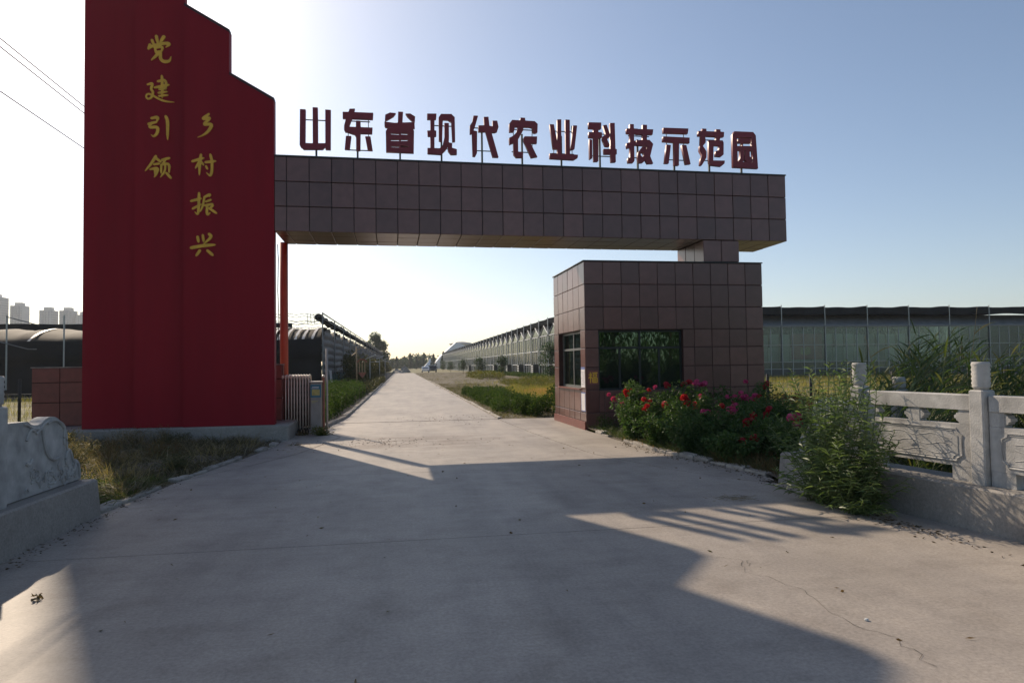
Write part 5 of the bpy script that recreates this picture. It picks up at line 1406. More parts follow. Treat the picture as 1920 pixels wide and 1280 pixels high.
# far things along the road's end
def car(x, y, mat, lab, L=4.2, Wd=1.75, Hh=1.45):
    t = thing('parked_car', lab, 'car', (x, y, 0))
    prof = [(-L / 2, .35), (-L / 2, .75), (-L * .34, .88), (-L * .2, Hh - .05), (-L * .05, Hh), (L * .26, Hh - .02), (L * .42, .95), (L / 2, .85), (L / 2, .35)]
    b = MB(); b.prism([(u, v) for u, v in prof], lambda u, v, d: (x + d, y + u, v), -Wd / 2, Wd / 2); b.build('body', mat, t)
    b = MB()
    b.add([(x - .7, y - L * .335, .92), (x + .7, y - L * .335, .92), (x + .62, y - L * .208, Hh - .1), (x - .62, y - L * .208, Hh - .1)], [(0, 1, 2, 3)])
    for s in (-1, 1): b.add([(x + s * (Wd / 2 + .004), y - L * .25, .95), (x + s * (Wd / 2 + .004), y + L * .3, .95), (x + s * (Wd / 2 + .004), y + L * .22, Hh - .12), (x + s * (Wd / 2 + .004), y - L * .15, Hh - .12)], [(0, 1, 2, 3)])
    b.build('window', M['car_glass'], t)
    for s in (-1, 1):
        for yy in (-L * .31, L * .3):
            b = MB(); b.rings([[(x + s * (Wd / 2 - .18 * q) + s * .01, y + yy + .32 * math.cos(a), .32 + .32 * math.sin(a)) for a in [2 * math.pi * k / 12 for k in range(12)]] for q in (0, 1)]); b.build('wheel', M['tar'], t)
        b = MB(); b.box(x + s * .6 - .15, x + s * .6 + .15, y - L / 2 - .01, y - L / 2 + .02, .62, .74); b.build('headlight', M['vent_white'], t)
car(5.3, 164, M['car_white'], 'small white car parked beside the end of the road')
car(7.1, 167, M['car_dark'], 'dark car parked right of the white car at the road end', 4.6, 1.95, 1.75)

tt = thing('white_tent', 'white pointed membrane tent beyond the parked cars', 'tent', (12, 300, 0))
b = MB()
b.rings([[(9.2, 296, 1.4), (14.6, 296, 1.4), (14.6, 303, 1.4), (9.2, 303, 1.4)], [(11.0, 298.5, 3.4), (12.6, 298.5, 3.4), (12.6, 300.5, 3.4), (11.0, 300.5, 3.4)], [(11.65, 299.4, 5.0), (11.75, 299.4, 5.0), (11.75, 299.6, 5.0), (11.65, 299.6, 5.0)]])
b.build('canopy', M['tent'], tt)
for x in (9.4, 14.4):
    for y in (296.3, 302.6):
        b = MB(); b.cyl(x, y, 0, 1.41, .08, 6); b.build('leg', M['galv'], tt)
wr = thing('white_membrane_hall', 'large white sloping membrane hall at the end of the glasshouse', 'hall', (22, 312, 0))
b = MB(); b.rings([[(x, y0, z) for x, z in ((12.0, 0.2), (16.8, 5.8), (20.5, 9.2), (24.0, 12.2), (28.5, 10.5), (34, 0.2))] for y0 in (306, 322)]); b.build('membrane', M['tent'], wr)
pv = thing('disc_roof_pavilion', 'round flat grey roofed pavilion above the far end of the glasshouse', 'pavilion', (29, 340, 0))
b = MB(); b.lathe(29, 340, [(11.4, 0.2), (11.7, 5.2), (12.4, 6.2), (12.9, 5.0), (13.6, 1.2)], 28); b.build('roof', M['far_grey'], pv, True)
b = MB(); b.cyl(29, 340, -0.1, 11.5, .8, 14); b.build('column', M['far_grey'], pv, True)
def heap(x, y, r, h, lab):
    V, F = [], []
    n, m = 14, 6
    for j in range(m + 1):
        for i in range(n):
            a = 2 * math.pi * i / n; q = 1 - j / m
            rr = r * q * (1 + .15 * math.sin(3 * a + j))
            V.append((x + rr * math.cos(a), y + rr * math.sin(a), -0.05 + h * (1 - q ** 1.3) * (1 + .12 * npr.randn())))
    for j in range(m):
        for i in range(n): F.append((j * n + i, j * n + (i + 1) % n, (j + 1) * n + (i + 1) % n, (j + 1) * n + i))
    tag(put('rubble_heap', arr_mesh('rubble_heap', V, F), M['kerb']), lab, 'heap')
heap(-1.4, 166, 1.8, 0.9, 'low grey rubble heap at the end of the road')
heap(0.3, 176, 1.6, 1.7, 'taller dark rubble heap behind the low one at the road end')

# tower blocks on the left horizon
def block(x0, x1, y, h, mat, lab, ped=None):
    t = thing('tower_block', lab, 'tower block', ((x0 + x1) / 2, y, 0), 'tower blocks on the horizon')
    b = MB(); b.box(x0, x1, y, y + 16, -0.1, h); b.build('wall', mat, t)
    b = MB(); w = x1 - x0
    for k in range(1, 4): b.box(x0 + w * k / 4 - .5, x0 + w * k / 4 + .5, y - .8, y - .002, 2, h - 1)
    b.build('balcony_shaft', M['block_a'] if mat is M['block_b'] else M['block_b'], t)
    b = MB(); b.box(x0 + w * .25, x1 - w * .2, y + 3, y + 12, h + .01, h + 4); b.build('roof_house', M['far_grey'], t)
block(-506, -480, 900, 92, M['block_b'], 'dark tower block at the left edge, tallest of the horizon')
block(-478, -464, 915, 83, M['block_a'], 'pale tower block beside the tallest dark one')
block(-438, -424, 900, 76, M['block_a'], 'pale tower block, left one of the distant cluster beside the red tower')
block(-418, -404, 905, 76, M['block_b'], 'grey tower block, middle one of the distant cluster beside the red tower')
block(-402, -386, 910, 71, M['block_a'], 'lower pale tower block, right one of the distant cluster beside the red tower')
block(-424.5, -417.5, 930, 69, M['block_b'], 'low grey block standing between two taller blocks of the cluster')

# ================================================================== AIR
hm = bpy.data.materials.new('haze_air'); hm.use_nodes = True
for n_ in list(hm.node_tree.nodes):
    if n_.type == 'BSDF_PRINCIPLED': hm.node_tree.nodes.remove(n_)
pv_ = hm.node_tree.nodes.new('ShaderNodeVolumePrincipled')
pv_.inputs['Color'].default_value = (0.88, 0.94, 1.0, 1); pv_.inputs['Density'].default_value = 0.00025
pv_.inputs['Anisotropy'].default_value = 0.35
hm.node_tree.links.new(pv_.outputs[0], hm.node_tree.nodes['Material Output'].inputs['Volume'])
b = MB(); b.box(-1100, 1100, -120, 1300, -1.1, 101)
tag(b.build('haze', hm), 'thin pale haze in the air', kind='stuff')

# ================================================================== VEGETATION
def mark_leafy(o, kind='stuff'):
    o['kind'] = kind
    return o

def tree(name, lab, cat, x, y, h, crown_r, mat, nleaf, lsize, trunk_h=None, group=None, shape='round', trunk_r=None, seed=0, z0=-0.08, lobes=14):
    """tapered trunk, limbs reaching into the crown, leaf clumps spread through the crown's volume"""
    t = thing(name, lab, cat, (x, y, z0), group)
    trunk_h = trunk_h if trunk_h is not None else h * 0.3
    tr = trunk_r or h * 0.02
    b = MB()
    lean = rnd.uniform(-.03, .03) * h
    top = Vector((x + lean, y, z0 + h * 0.8))
    b.tube([(x, y, z0), (x + lean * .3, y, z0 + trunk_h), tuple(top)], [tr, tr * .75, tr * .2], 8)
    cs, rs = [], []
    for k in range(lobes):
        if shape == 'cone':
            u = (k + .5) / lobes; zz = z0 + trunk_h + (h - trunk_h) * u
            a = rnd.uniform(0, 6.28); q = crown_r * (1 - u) * 0.55
            c = Vector((x + q * math.cos(a), y + q * math.sin(a), zz)); r = (crown_r * (1 - u) * 0.65 + 0.06 * crown_r)
            rs.append((r, r, (h - trunk_h) / lobes * 1.1))
        else:
            a = rnd.uniform(0, 6.28); u = rnd.random()
            zz = z0 + trunk_h + (h - trunk_h) * (0.08 + 0.80 * u)
            q = crown_r * rnd.uniform(.15, .78) * math.sqrt(max(.12, 1 - (2 * u - .9) ** 2))
            c = Vector((x + lean * .5 + q * math.cos(a), y + q * math.sin(a), zz)); r = crown_r * rnd.uniform(.25, .48)
            rs.append((r, r, r * rnd.uniform(.6, .95)))
        cs.append(tuple(c))
        s0 = Vector((x + lean * .3, y, z0 + trunk_h)).lerp(top, rnd.uniform(0, .6))
        m_ = s0.lerp(c, .5) + Vector((rnd.uniform(-.1, .1), rnd.uniform(-.1, .1), .08)) * crown_r
        b.tube([tuple(s0), tuple(m_), tuple(c)], [tr * .4, tr * .25, tr * .08], 5)
    b.build('trunk', M['bark'], t, True)
    P, D = clump_points(nleaf, cs, rs)
    D = unit(D + rand_dirs(nleaf) * 0.9 + np.array([0, 0, -0.15]))
    V, F = leaves(P, D, lsize * npr.uniform(.7, 1.3, nleaf), lsize * .55)
    mark_leafy(put('crown', arr_mesh('crown', V, F), mat, t))
    return t

def copy_thing(root, loc, label=None, group=None, rot=0.0, scale=1.0):
    r = root.copy(); COL.objects.link(r)
    r.location = loc; r.rotation_euler = (0, 0, rot); r.scale = (scale,) * 3
    if label: r['label'] = label
    if group: r['group'] = group
    ORG[r.name] = Vector(loc)
    for ch in list(root.children):
        c = ch.copy(); COL.objects.link(c); c.parent = r; c.matrix_parent_inverse = ch.matrix_parent_inverse.copy()
        for g_ in list(ch.children):
            d_ = g_.copy(); COL.objects.link(d_); d_.parent = c; d_.matrix_parent_inverse = g_.matrix_parent_inverse.copy()
    return r

# distant trees
tree('poplar_tree', 'big round dark green tree rising behind the black tunnels', 'tree', -7.4, 190, 11.4, 3.9, M['leaf_tree'], 15000, 0.42, 1.8, lobes=40)
c1 = tree('conifer_tree', 'dark pointed conifer at the far end of the road', 'tree', -7.6, 330, 7.0, 1.8, M['leaf_conifer'], 1400, .5, .8, 'far conifers', 'cone')
c2 = tree('broadleaf_tree', 'bushy green tree in the far row behind the road end', 'tree', -11, 335, 6.2, 3.0, M['leaf_tree'], 1800, .5, 1.2, 'far trees')
FT = [(-16, 320, 1), (-13.5, 345, 0), (-5.2, 338, 1), (-3.0, 325, 0), (-0.8, 345, 1), (1.6, 350, 1), (3.4, 330, 0), (6.4, 328, 0), (8.6, 345, 1), (9.8, 325, 0), (4.6, 352, 1), (-9.5, 350, 0), (12.8, 290, 0), (17.5, 296, 0), (-19, 330, 1), (-22, 335, 1), (0.6, 360, 0)]
for k, (x, y, q) in enumerate(FT):
    near = (x, y) in ((12.8, 290), (17.5, 296))
    lab = {0: 'dark pointed conifer at the far end of the road', 1: 'bushy green tree in the far row behind the road end'}[q]
    if near: lab = 'pointed conifer in front of the white tent' if x < 15 else 'pointed conifer at the corner of the white membrane hall'
    copy_thing((c1, c2)[q], (x, y, -0.08), lab, rot=k * 1.7, scale=rnd.uniform(.8, 1.15))
# far tree belts reading as one mass along the horizon
n = 26000
P = np.stack([npr.uniform(-420, 420, n), npr.uniform(430, 470, n), np.abs(npr.normal(0, 1, n))], 1)
hh = 5.5 + 2.0 * np.sin(P[:, 0] * 0.13) + 1.6 * np.sin(P[:, 0] * 0.047 + 1)
P[:, 2] = npr.rand(n) ** 0.8 * hh
V, F = leaves(P, rand_dirs(n), 1.7, 1.3)
tag(put('far_woods', arr_mesh('far_woods', V, F), M['leaf_tree']), 'low belt of far woods along the horizon', kind='stuff')

# saplings in front of the glasshouse
SAP = [(12.05, 54, 3.55, 1.25, 'young leafy tree at the edge of the gatehouse, nearest of the sapling row'), (12.0, 82, 2.9, 1.15, 'young upright tree before the three louvred vents, second of the sapling row'),
       (12.0, 106, 3.1, 1.3, 'young bushy tree, third of the sapling row along the glasshouse'), (12.0, 136, 3.0, 1.3, 'young tree, fourth of the sapling row along the glasshouse'),
       (11.9, 172, 3.0, 1.4, 'young tree, fifth of the sapling row along the glasshouse'), (11.9, 205, 3.2, 1.5, 'young tree, sixth and farthest of the sapling row along the glasshouse')]
for x, y, h, r, lab in SAP:
    tree('young_tree', lab, 'tree', x, y, h, r, M['leaf_tree'], 1700, .15, h * .22, 'saplings along the glasshouse', trunk_r=.05, lobes=26)
# roadside brush on the left
for k, (x, y, h, r) in enumerate([(-3.6, 50, 2.6, 1.0), (-4.0, 56, 3.2, 1.3), (-3.5, 62, 2.7, 1.2), (-3.9, 69, 3.0, 1.4), (-3.4, 77, 2.6, 1.3), (-3.8, 86, 2.9, 1.5), (-3.5, 97, 2.7, 1.5), (-3.7, 110, 2.9, 1.6), (-3.6, 126, 2.8, 1.7), (-3.8, 145, 3.0, 1.8)]):
    tree('roadside_tree', 'small dusty roadside tree beside the lantern sign' if k == 0 else 'small dusty roadside tree in the row between tunnels and road', 'tree', x, y, h, r, M['leaf_brush'], 2600, .15, .5,
         'roadside trees on the left' if k else 'roadside tree', trunk_r=.05, lobes=16)
# willows behind the viewer: the gatehouse window mirrors them
for k, (x, y, h) in enumerate([(13, -13, 7), (16.5, -15, 8), (20.5, -14, 7.5), (24.5, -16, 8)]):
    t = thing('willow_tree', 'green willow across the road mirrored in the gatehouse window', 'tree', (x, y, -.08), 'willows mirrored in the window')
    b = MB(); b.tube([(x, y, -.08), (x + .1, y, 2), (x, y, h * .85)], [.2, .16, .05], 8); b.build('trunk', M['bark'], t, True)
    n = 3600
    th = npr.uniform(0, 6.28, n); rr = 2.6 * npr.rand(n) ** .6; zz = npr.uniform(0.2, h, n)
    P = np.stack([x + rr * np.cos(th), y + rr * np.sin(th), zz], 1)
    D = rand_dirs(n) * .5 + np.array([0, 0, -.9])
    V, F = leaves(P, D, .42, .10)
    mark_leafy(put('crown', arr_mesh('crown', V, F), M['leaf_willow'], t))

# hedges
def hedge(lab, x0, x1, y0, y1, h, mat, n, ls, hf=None, core=True):
    t = thing('hedge', lab, 'hedge', ((x0 + x1) / 2, (y0 + y1) / 2, 0))
    hf = hf or (lambda x, y: h * (0.92 + .10 * wob(x, y, 1.1)))
    cs, rs = [], []
    st = .34
    nx_, ny_ = max(1, int((x1 - x0) / st)), max(1, int((y1 - y0) / st))
    for ix in range(nx_):
        for iy in range(ny_):
            if rnd.random() < .08: continue
            x = x0 + st * (ix + rnd.uniform(.1, .9)); y = y0 + st * (iy + rnd.uniform(.1, .9))
            edge = ix in (0, nx_ - 1) or iy in (0, ny_ - 1)
            hh = hf(x, y) * rnd.uniform(.72, 1.08)
            for z in ((hh - .16, hh * .55, .15) if edge else (hh - .16,)):
                r = st * rnd.uniform(.55, .85)
                cs.append((x, y, max(.1, z))); rs.append((r, r, r * .75))
    P, D = clump_points(n, cs, rs)
    P[:, 2] = np.maximum(P[:, 2], -.03)
    D = unit(D + rand_dirs(n) * .9 + np.array([0, 0, .4]))
    V, F = leaves(P, D, ls * npr.uniform(.7, 1.4, n), ls * .5)
    mark_leafy(put('foliage', arr_mesh('foliage', V, F), mat, t))
    b = MB()
    for k in range(int((y1 - y0) * 3)):
        x, y = rnd.uniform(x0 + .1, x1 - .1), rnd.uniform(y0 + .1, y1 - .1)
        b.tube([(x, y, -.05), (x + rnd.uniform(-.15, .15), y + rnd.uniform(-.15, .15), hf(x, y) * .85)], [.014, .006], 4)
    mark_leafy(b.build('twigs', M['bark'], t))
    return t
hedge('clipped green hedge along the left of the road behind the folded gate', -4.6, -2.02, 18.5, 40, .88, M['leaf_hedge'], 46000, .08)
hedge('dusty continuation of the left hedge towards the lamps', -4.4, -2.0, 40.2, 75, .75, M['leaf_brush'], 14000, .12)
hedge('dark untrimmed hedge running back from the gatehouse beside the verge', 3.7, 9.5, 20.8, 22.8, .84, M['leaf_hedge'], 26000, .075, lambda x, y: (.66 + .2 * min(1, (x - 3.9) / 1.0)) * (.95 + .17 * wob(x, y, 1.3)))
hedge('lower shaggy hedge along the verge right of the road', 3.25, 4.7, 22.6, 37, .62, M['leaf_hedge'], 22000, .075, lambda x, y: .58 * (.95 + .25 * wob(x, y, 1.3)))
hedge('low clipped yellow green hedge in front of the glasshouse', 9.5, 14.5, 48, 55, .75, M['leaf_lime'], 9000, .10)
hedge('small square clipped hedge beside the dry verge', 8.2, 10.2, 45, 58, .5, M['leaf_lime'], 4500, .10)
hedge('long low dark hedge at the foot of the glasshouse', 15.0, 16.4, 60, 130, .62, M['leaf_hedge'], 9000, .16)
hedge('rounded yellow green shrub hedge far along the dry verge', 8.5, 11.5, 74, 92, .9, M['leaf_lime'], 5000, .16)

# grass
def scatter(n, x0, x1, y0, y1, cond=None, dens=None):
    x = npr.uniform(x0, x1, n); y = npr.uniform(y0, y1, n)
    if dens is not None:
        k = np.array([dens(a, c) for a, c in zip(x, y)]) > npr.rand(n)
        x, y = x[k], y[k]
    return np.stack([x, y, np.full(len(x), -0.05)], 1)

bedd = lambda x, y: (0.30 + 0.7 * max(0, wob(x, y, 1.6)) ** .7) * (1.0 if x < ROAD_L(y) - .12 else 0)
P = scatter(150000, -9.5, -2.3, 8.6, 16.1, dens=lambda x, y: bedd(x, y) * (1.0 if x < -3.4 or y < 13 else .5))
hv = np.array([.6 + 1.0 * max(0, wob(a * 1.3, c * 1.2, 1.9)) + .35 * max(0, wob(a, c, 4.5)) for a, c in P[:, :2]])
grass('weeds', 'mixed half dry weeds on the patch before the red tower', P, hv * npr.uniform(.14, .48, len(P)), npr.uniform(.007, .016, len(P)), M['grass_mixed'], 1.0, .45, segs=3)
P = scatter(9000, -9.5, -2.7, 8.8, 16.1, dens=lambda x, y: (max(0, wob(x + 3, y, 2.1)) ** .5) * (1.0 if x < ROAD_L(y) - .2 else 0))
grass('straw', 'flattened pale straw lying in the weed patch before the red tower', P, npr.uniform(.25, .6, len(P)), npr.uniform(.008, .018, len(P)), M['grass_straw'], 3.5, .15, segs=3)
P = scatter(7000, -9.5, -3.0, 8.8, 16.1, dens=lambda x, y: (max(0, wob(x - 1, y + 2, 1.7)) ** .6) * (1.0 if x < ROAD_L(y) - .3 else 0))
grass('seed_grass', 'feathery grey seed grass in the weed patch before the red tower', P, npr.uniform(.35, .62, len(P)), npr.uniform(.006, .012, len(P)), M['grass_dry'], .5, .35, segs=3)
P = scatter(9000, -5.6, -3.45, 8.7, 10.8, dens=lambda x, y: (1.0 if x < ROAD_L(y) - .05 else 0) * max(.1, 1 - ((x + 4.1) / 1.0) ** 2))
grass('green_weeds', 'fresh green weeds behind the left plinth', P, npr.uniform(.15, .42, len(P)), npr.uniform(.006, .012, len(P)), M['grass_green'], .7, .5, segs=3)
P = scatter(16000, -30, -8.7, 17.5, 46, dens=lambda x, y: .3 + .7 * max(0, wob(x, y, .5)))
grass('tall_grass', 'tall golden green field grass left of the tower', P, npr.uniform(.25, .6, len(P)), npr.uniform(.012, .02, len(P)), M['grass_gold'], .4, .3)
P = scatter(60000, 4.5, 16.8, 22.8, 62, dens=lambda x, y: (1 if x > 4.7 + max(0, y - 36) * .25 else .08) * (.55 + .45 * max(0, wob(x, y, .6))))
grass('golden_grass', 'golden green grass between the dark hedge and the glasshouse', P, npr.uniform(.3, .62, len(P)), npr.uniform(.012, .02, len(P)), M['grass_gold'], .35, .3)
P = scatter(3500, 6.5, 10, 30, 40, dens=lambda x, y: max(0, 1 - ((x - 8) / 1.8) ** 2 - ((y - 35) / 5) ** 2))
grass('orange_grass', 'patch of orange dry grass behind the dark hedge', P, npr.uniform(.4, .62, len(P)), npr.uniform(.012, .018, len(P)), M['grass_orange'], .35, .3)
P = scatter(26000, 13, 50, 22, 60, dens=lambda x, y: 1 if x / y > .5 else .0)
grass('field_grass', 'golden field grass behind the wire fence', P, npr.uniform(.35, .75, len(P)), npr.uniform(.014, .024, len(P)), M['grass_gold'], .35, .3)
P = scatter(80000, 2.9, 7.5, 20.45, 60, dens=lambda x, y: .3 + .7 * max(0, wob(x, y, 1.3)) ** .8)
grass('verge_grass', 'short dry grass on the verge right of the road', P, npr.uniform(.06, .26, len(P)), npr.uniform(.008, .018, len(P)), M['grass_mixed'], .8, .4)
P = scatter(30000, 2.6, 16, 36, 150, dens=lambda x, y: .3 + .7 * max(0, wob(x, y, .6)) ** .8)
grass('far_verge_grass', 'sparse dry grass on the far verge', P, npr.uniform(.1, .3, len(P)), npr.uniform(.015, .03, len(P)), M['grass_verge'], .6, .3)
P = scatter(26000, 2.85, 5.0, 20.45, 50, dens=lambda x, y: .35 + .65 * max(0, wob(x, y, 1.2)))
grass('verge_weeds', 'green weeds between the right kerb and the shaggy hedge', P, npr.uniform(.08, .3, len(P)), npr.uniform(.008, .016, len(P)), M['grass_verge'], .7, .4)
P = scatter(4500, -2.6, -1.7, 19, 60, dens=lambda x, y: (1 if x < ROAD_L(y) + .02 else 0) * max(.05, wob(x, y, 1.4)))
grass('kerb_grass', 'ragged grass under the left hedge beside the kerb', P, npr.uniform(.08, .25, len(P)), npr.uniform(.005, .01, len(P)), M['grass_mixed'], .8, .4)
# rose bed ground cover
P = scatter(60000, 4.5, 9.8, 8.7, 16.1, dens=lambda x, y: (1 if x > ROAD_R(y) + .08 else 0) * (.45 + .55 * max(0, wob(x, y, 1.5))))
grass('bed_weeds', 'green weeds under the roses in the bed', P, npr.uniform(.15, .6, len(P)), npr.uniform(.005, .011, len(P)), M['grass_bed'], .65, .45, segs=3)
P = scatter(3200, 4.6, 5.5, 11.4, 14.2, dens=lambda x, y: (1 if x > ROAD_R(y) + .06 else 0) * max(0, 1 - ((y - 12.8) / 1.4) ** 2))
grass('straw_grass', 'orange dry grass tuft at the kerb of the rose bed', P, npr.uniform(.14, .34, len(P)), npr.uniform(.004, .008, len(P)), M['grass_orange'], .6, .5, segs=3)
P = scatter(5200, 4.8, 7.2, 8.6, 10.4, dens=lambda x, y: (1 if x > ROAD_R(y) + .08 else 0) * .9)
grass('withered_weeds', 'withered brown weeds at the near end of the rose bed', P, npr.uniform(.2, .6, len(P)), npr.uniform(.004, .008, len(P)), M['leaf_brown'], .6, .4, segs=3)

# bigger weeds of the left patch, each a plant of its own
def bush(name, lab, cat, x, y, h, r, mat, n, ls, group=None, nst=9, stem=None, z0=-0.05, wide=.5, spread=1.0):
    t = thing(name, lab, cat, (x, y, z0), group)
    b = MB(); cs, rs = [], []
    for k in range(nst):
        a = rnd.uniform(0, 6.28); q = r * rnd.uniform(.1, 1.0) * spread; hh = h * rnd.uniform(.6, 1.0)
        tip = Vector((x + q * math.cos(a), y + q * math.sin(a), z0 + hh))
        mid = Vector((x + q * .35 * math.cos(a), y + q * .35 * math.sin(a), z0 + hh * .55))
        b.tube([(x + rnd.uniform(-.05, .05), y + rnd.uniform(-.05, .05), z0), tuple(mid), tuple(tip)], [.008, .006, .003], 4)
        for u in (.35, .6, .85, 1.0):
            p = Vector((x, y, z0)).lerp(mid, u / .55) if u < .55 else mid.lerp(tip, (u - .55) / .45)
            cs.append(tuple(p)); rr = r * .33 * rnd.uniform(.6, 1.2); rs.append((rr, rr, rr * .8))
    b.build('stems', stem or M['stem_green'], t)
    P, D = clump_points(n, cs, rs)
    P[:, 2] = np.maximum(P[:, 2], z0 + .03)
    D = unit(D + rand_dirs(n) * .8 + np.array([0, 0, .25]))
    V, F = leaves(P, D, ls * npr.uniform(.6, 1.35, n), ls * wide)
    mark_leafy(put('foliage', arr_mesh('foliage', V, F), mat, t))
    return t
for x, y, h, r, m, lab in [(-4.25, 9.5, .42, .5, 'leaf_hedge', 'dark green leafy weed just behind the left plinth'), (-4.9, 10.2, .36, .45, 'leaf_hedge', 'dark green weed clump left in the weed patch'),
                           (-5.4, 12.2, .55, .4, 'grass_mixed', 'pale feathery weed in the middle of the left patch'), (-6.2, 13.6, .5, .4, 'grass_dry', 'straw coloured weed near the tower plinth'),
                           (-4.4, 13.0, .36, .4, 'leaf_brown', 'brown withered weed in the left patch'), (-4.9, 15.4, .34, .3, 'leaf_brush', 'small grey green weed at the tower plinth'),
                           (-6.9, 15.3, .45, .3, 'leaf_brush', 'upright weed growing against the tower plinth'), (-7.4, 11.8, .6, .5, 'grass_gold', 'sunlit yellow weed behind the stone scroll'),
                           (-3.7, 11.7, .3, .35, 'leaf_brush', 'low weed beside the broken kerb')]:
    bush('weed', lab, 'weed', x, y, h, r, M[m], 1500, .042, 'weeds of the left patch', wide=.3, nst=14, spread=1.2)
for k in range(26):
    x, y = rnd.uniform(-8.6, -3.6), rnd.uniform(9.6, 15.9)
    if x > ROAD_L(y) - .5: x -= .8
    bush('dry_weed', 'knee high withered brown weed in the patch before the red tower', 'weed', x, y, rnd.uniform(.2, .5), rnd.uniform(.25, .45), M['grass_mixed' if k % 3 else 'leaf_brown'], 800, .038, 'withered weeds of the left patch', wide=.25, nst=12, stem=M['stem_dry'], spread=1.2)
bush('weed', 'bright green weed sprouting at the foot of the gate cabinet', 'weed', -1.95, 16.9, .26, .28, M['leaf_lime'], 420, .075, wide=.35)
bush('weed', 'low weed in front of the folded gate wheels', 'weed', -2.5, 17.1, .13, .3, M['leaf_brown'], 220, .05, wide=.35)
bush('weed', 'tiny dark weed in the forecourt crack', 'weed', -2.25, 14.9, .09, .16, M['leaf_brown'], 90, .04, wide=.3)
bush('weed', 'small green weed at the gatehouse corner', 'weed', 4.85, 15.8, .45, .3, M['leaf_hedge'], 500, .05, wide=.35)

# roses
ROSES = [(4.95, 14.3, 1.22, .38, 'tall rose bush with pale top leaves under the front window'), (4.75, 13.5, .85, .42, 'rose bush with scarlet blooms nearest the kerb and gatehouse'), (5.55, 13.7, 1.05, .5, 'rose bush before the left half of the front window'),
         (6.1, 13.3, 1.2, .5, 'rose bush with a high pink cluster before the window end'), (6.7, 12.6, 1.0, .5, 'rose bush with a row of pink blooms before the tiled wall'), (5.55, 12.3, .85, .5, 'rose bush with red blooms in the middle of the bed'),
         (5.4, 11.2, .75, .45, 'low rose bush with one large pink bloom near the kerb'), (6.1, 11.3, .85, .5, 'rose bush with a large pink bloom in mid bed'), (7.2, 13.0, 1.2, .5, 'rose bush at the right corner of the gatehouse'),
         (5.95, 10.4, .75, .5, 'rose bush with dark red blooms near the kerb'), (6.75, 11.4, .95, .5, 'rose bush with dark red blooms at the back right of the bed'), (5.75, 9.4, .75, .45, 'rose bush with a big pink bloom beside the stone scroll'),
         (7.6, 11.9, 1.0, .5, 'brownish rose bush before the wire fence'), (6.6, 9.9, .85, .45, 'rose bush with dark blooms behind the stone scroll'), (5.2, 10.2, .5, .4, 'low leafy rose bush without blooms at the kerb')]
ROSES += [(4.85, 12.4, .62, .42, 'leafy rose bush without blooms beside the orange grass tuft'), (5.0, 11.2, .5, .35, 'low dark rose bush at the kerb in mid bed'), (5.9, 14.6, .95, .5, 'rose bush close under the sill of the front window'), (7.7, 14.2, .95, .5, 'leafy rose bush against the tiled wall'), (6.4, 12.0, .9, .5, 'leafy rose bush in the thick of the bed'), (7.0, 10.6, .85, .5, 'leafy bush at the back of the bed towards the reeds')]
rose_obj = []
for k, (x, y, h, r, lab) in enumerate(ROSES):
    m = M['leaf_brown'] if k == 12 else M['leaf_rose']
    rose_obj.append(bush('rose_bush', lab, 'rose bush', x, y, h, r, m, 3600, .06, 'rose bushes in front of the gatehouse', nst=17, wide=.6, spread=1.25))
def bloom_mesh(seed, r, n=26):
    rs = np.random.RandomState(seed)
    V, F = [], []
    for k in range(n):
        u = (k + .5) / n
        ph = math.acos(1 - 1.5 * u); a = k * 2.4
        d = Vector((math.sin(ph) * math.cos(a), math.sin(ph) * math.sin(a), math.cos(ph)))
        s = d.cross(Vector((0, 0, 1))).normalized() if d.z < .98 else Vector((1, 0, 0))
        up_ = s.cross(d)
        c = d * r * (.55 + .45 * u)
        w = r * rs.uniform(.38, .55)
        i = len(V)
        V += [tuple(c - s * w - up_ * w * .6), tuple(c + s * w - up_ * w * .6), tuple(c + s * w * .8 + up_ * w + d * w * .4), tuple(c - s * w * .8 + up_ * w + d * w * .4)]
        F.append((i, i + 1, i + 2, i + 3))
    return arr_mesh('bloom', V, F)
bl = {}
for key, mat in (('p', 'rose_pink'), ('r', 'rose_red'), ('d', 'rose_dark'), ('s', 'rose_red')):
    for s in range(3):
        me = bloom_mesh(s + 7, .055); me.materials.append(M[mat]); bl[(key, s)] = me
BLOOMS = [(4.78,14.3,0.75,'p',1),(4.89,14.2,0.99,'r',3),(5.3,14.0,1.05,'r',1),(4.89,13.2,0.85,'r',2),(4.87,13.1,0.74,'r',2),(5.16,13,0.74,'r',2),(4.9,13.6,0.51,'s',1),(4.63,14.6,0.89,'p',2),(6.06,13.8,1.17,'d',2),(6.23,13.4,1.22,'p',4),(6.06,13.3,1.13,'p',2),(5.63,12.9,0.89,'r',2),(5.73,12.8,0.87,'d',3),(5.77,12.7,0.77,'r',2),(5.48,11.6,0.72,'p',5),(6.04,12.2,0.8,'r',1),(6.43,12.6,0.91,'p',2),(6.47,12.4,0.91,'p',3),(6.66,12.5,0.97,'p',3),(6.78,12.4,0.94,'p',3),(5.92,11.4,0.78,'p',5),(7.09,13.2,1.22,'p',1),(7.3,12.8,1.15,'d',3),(6.88,12.2,0.9,'d',3),(5.79,10.6,0.69,'d',5),(5.64,10.5,0.62,'d',3),(6.24,10.8,0.74,'d',3),(5.37,9.9,0.45,'d',3),(5.66,9.1,0.78,'p',5),(5.71,9.1,0.71,'d',2),(6.57,10.2,0.9,'d',3),(5.8,14.2,1.13,'d',2),(5.79,11.3,0.78,'p',2),(5.95,12.9,0.95,'p',1),(5.45,14.1,1.11,'p',1)]
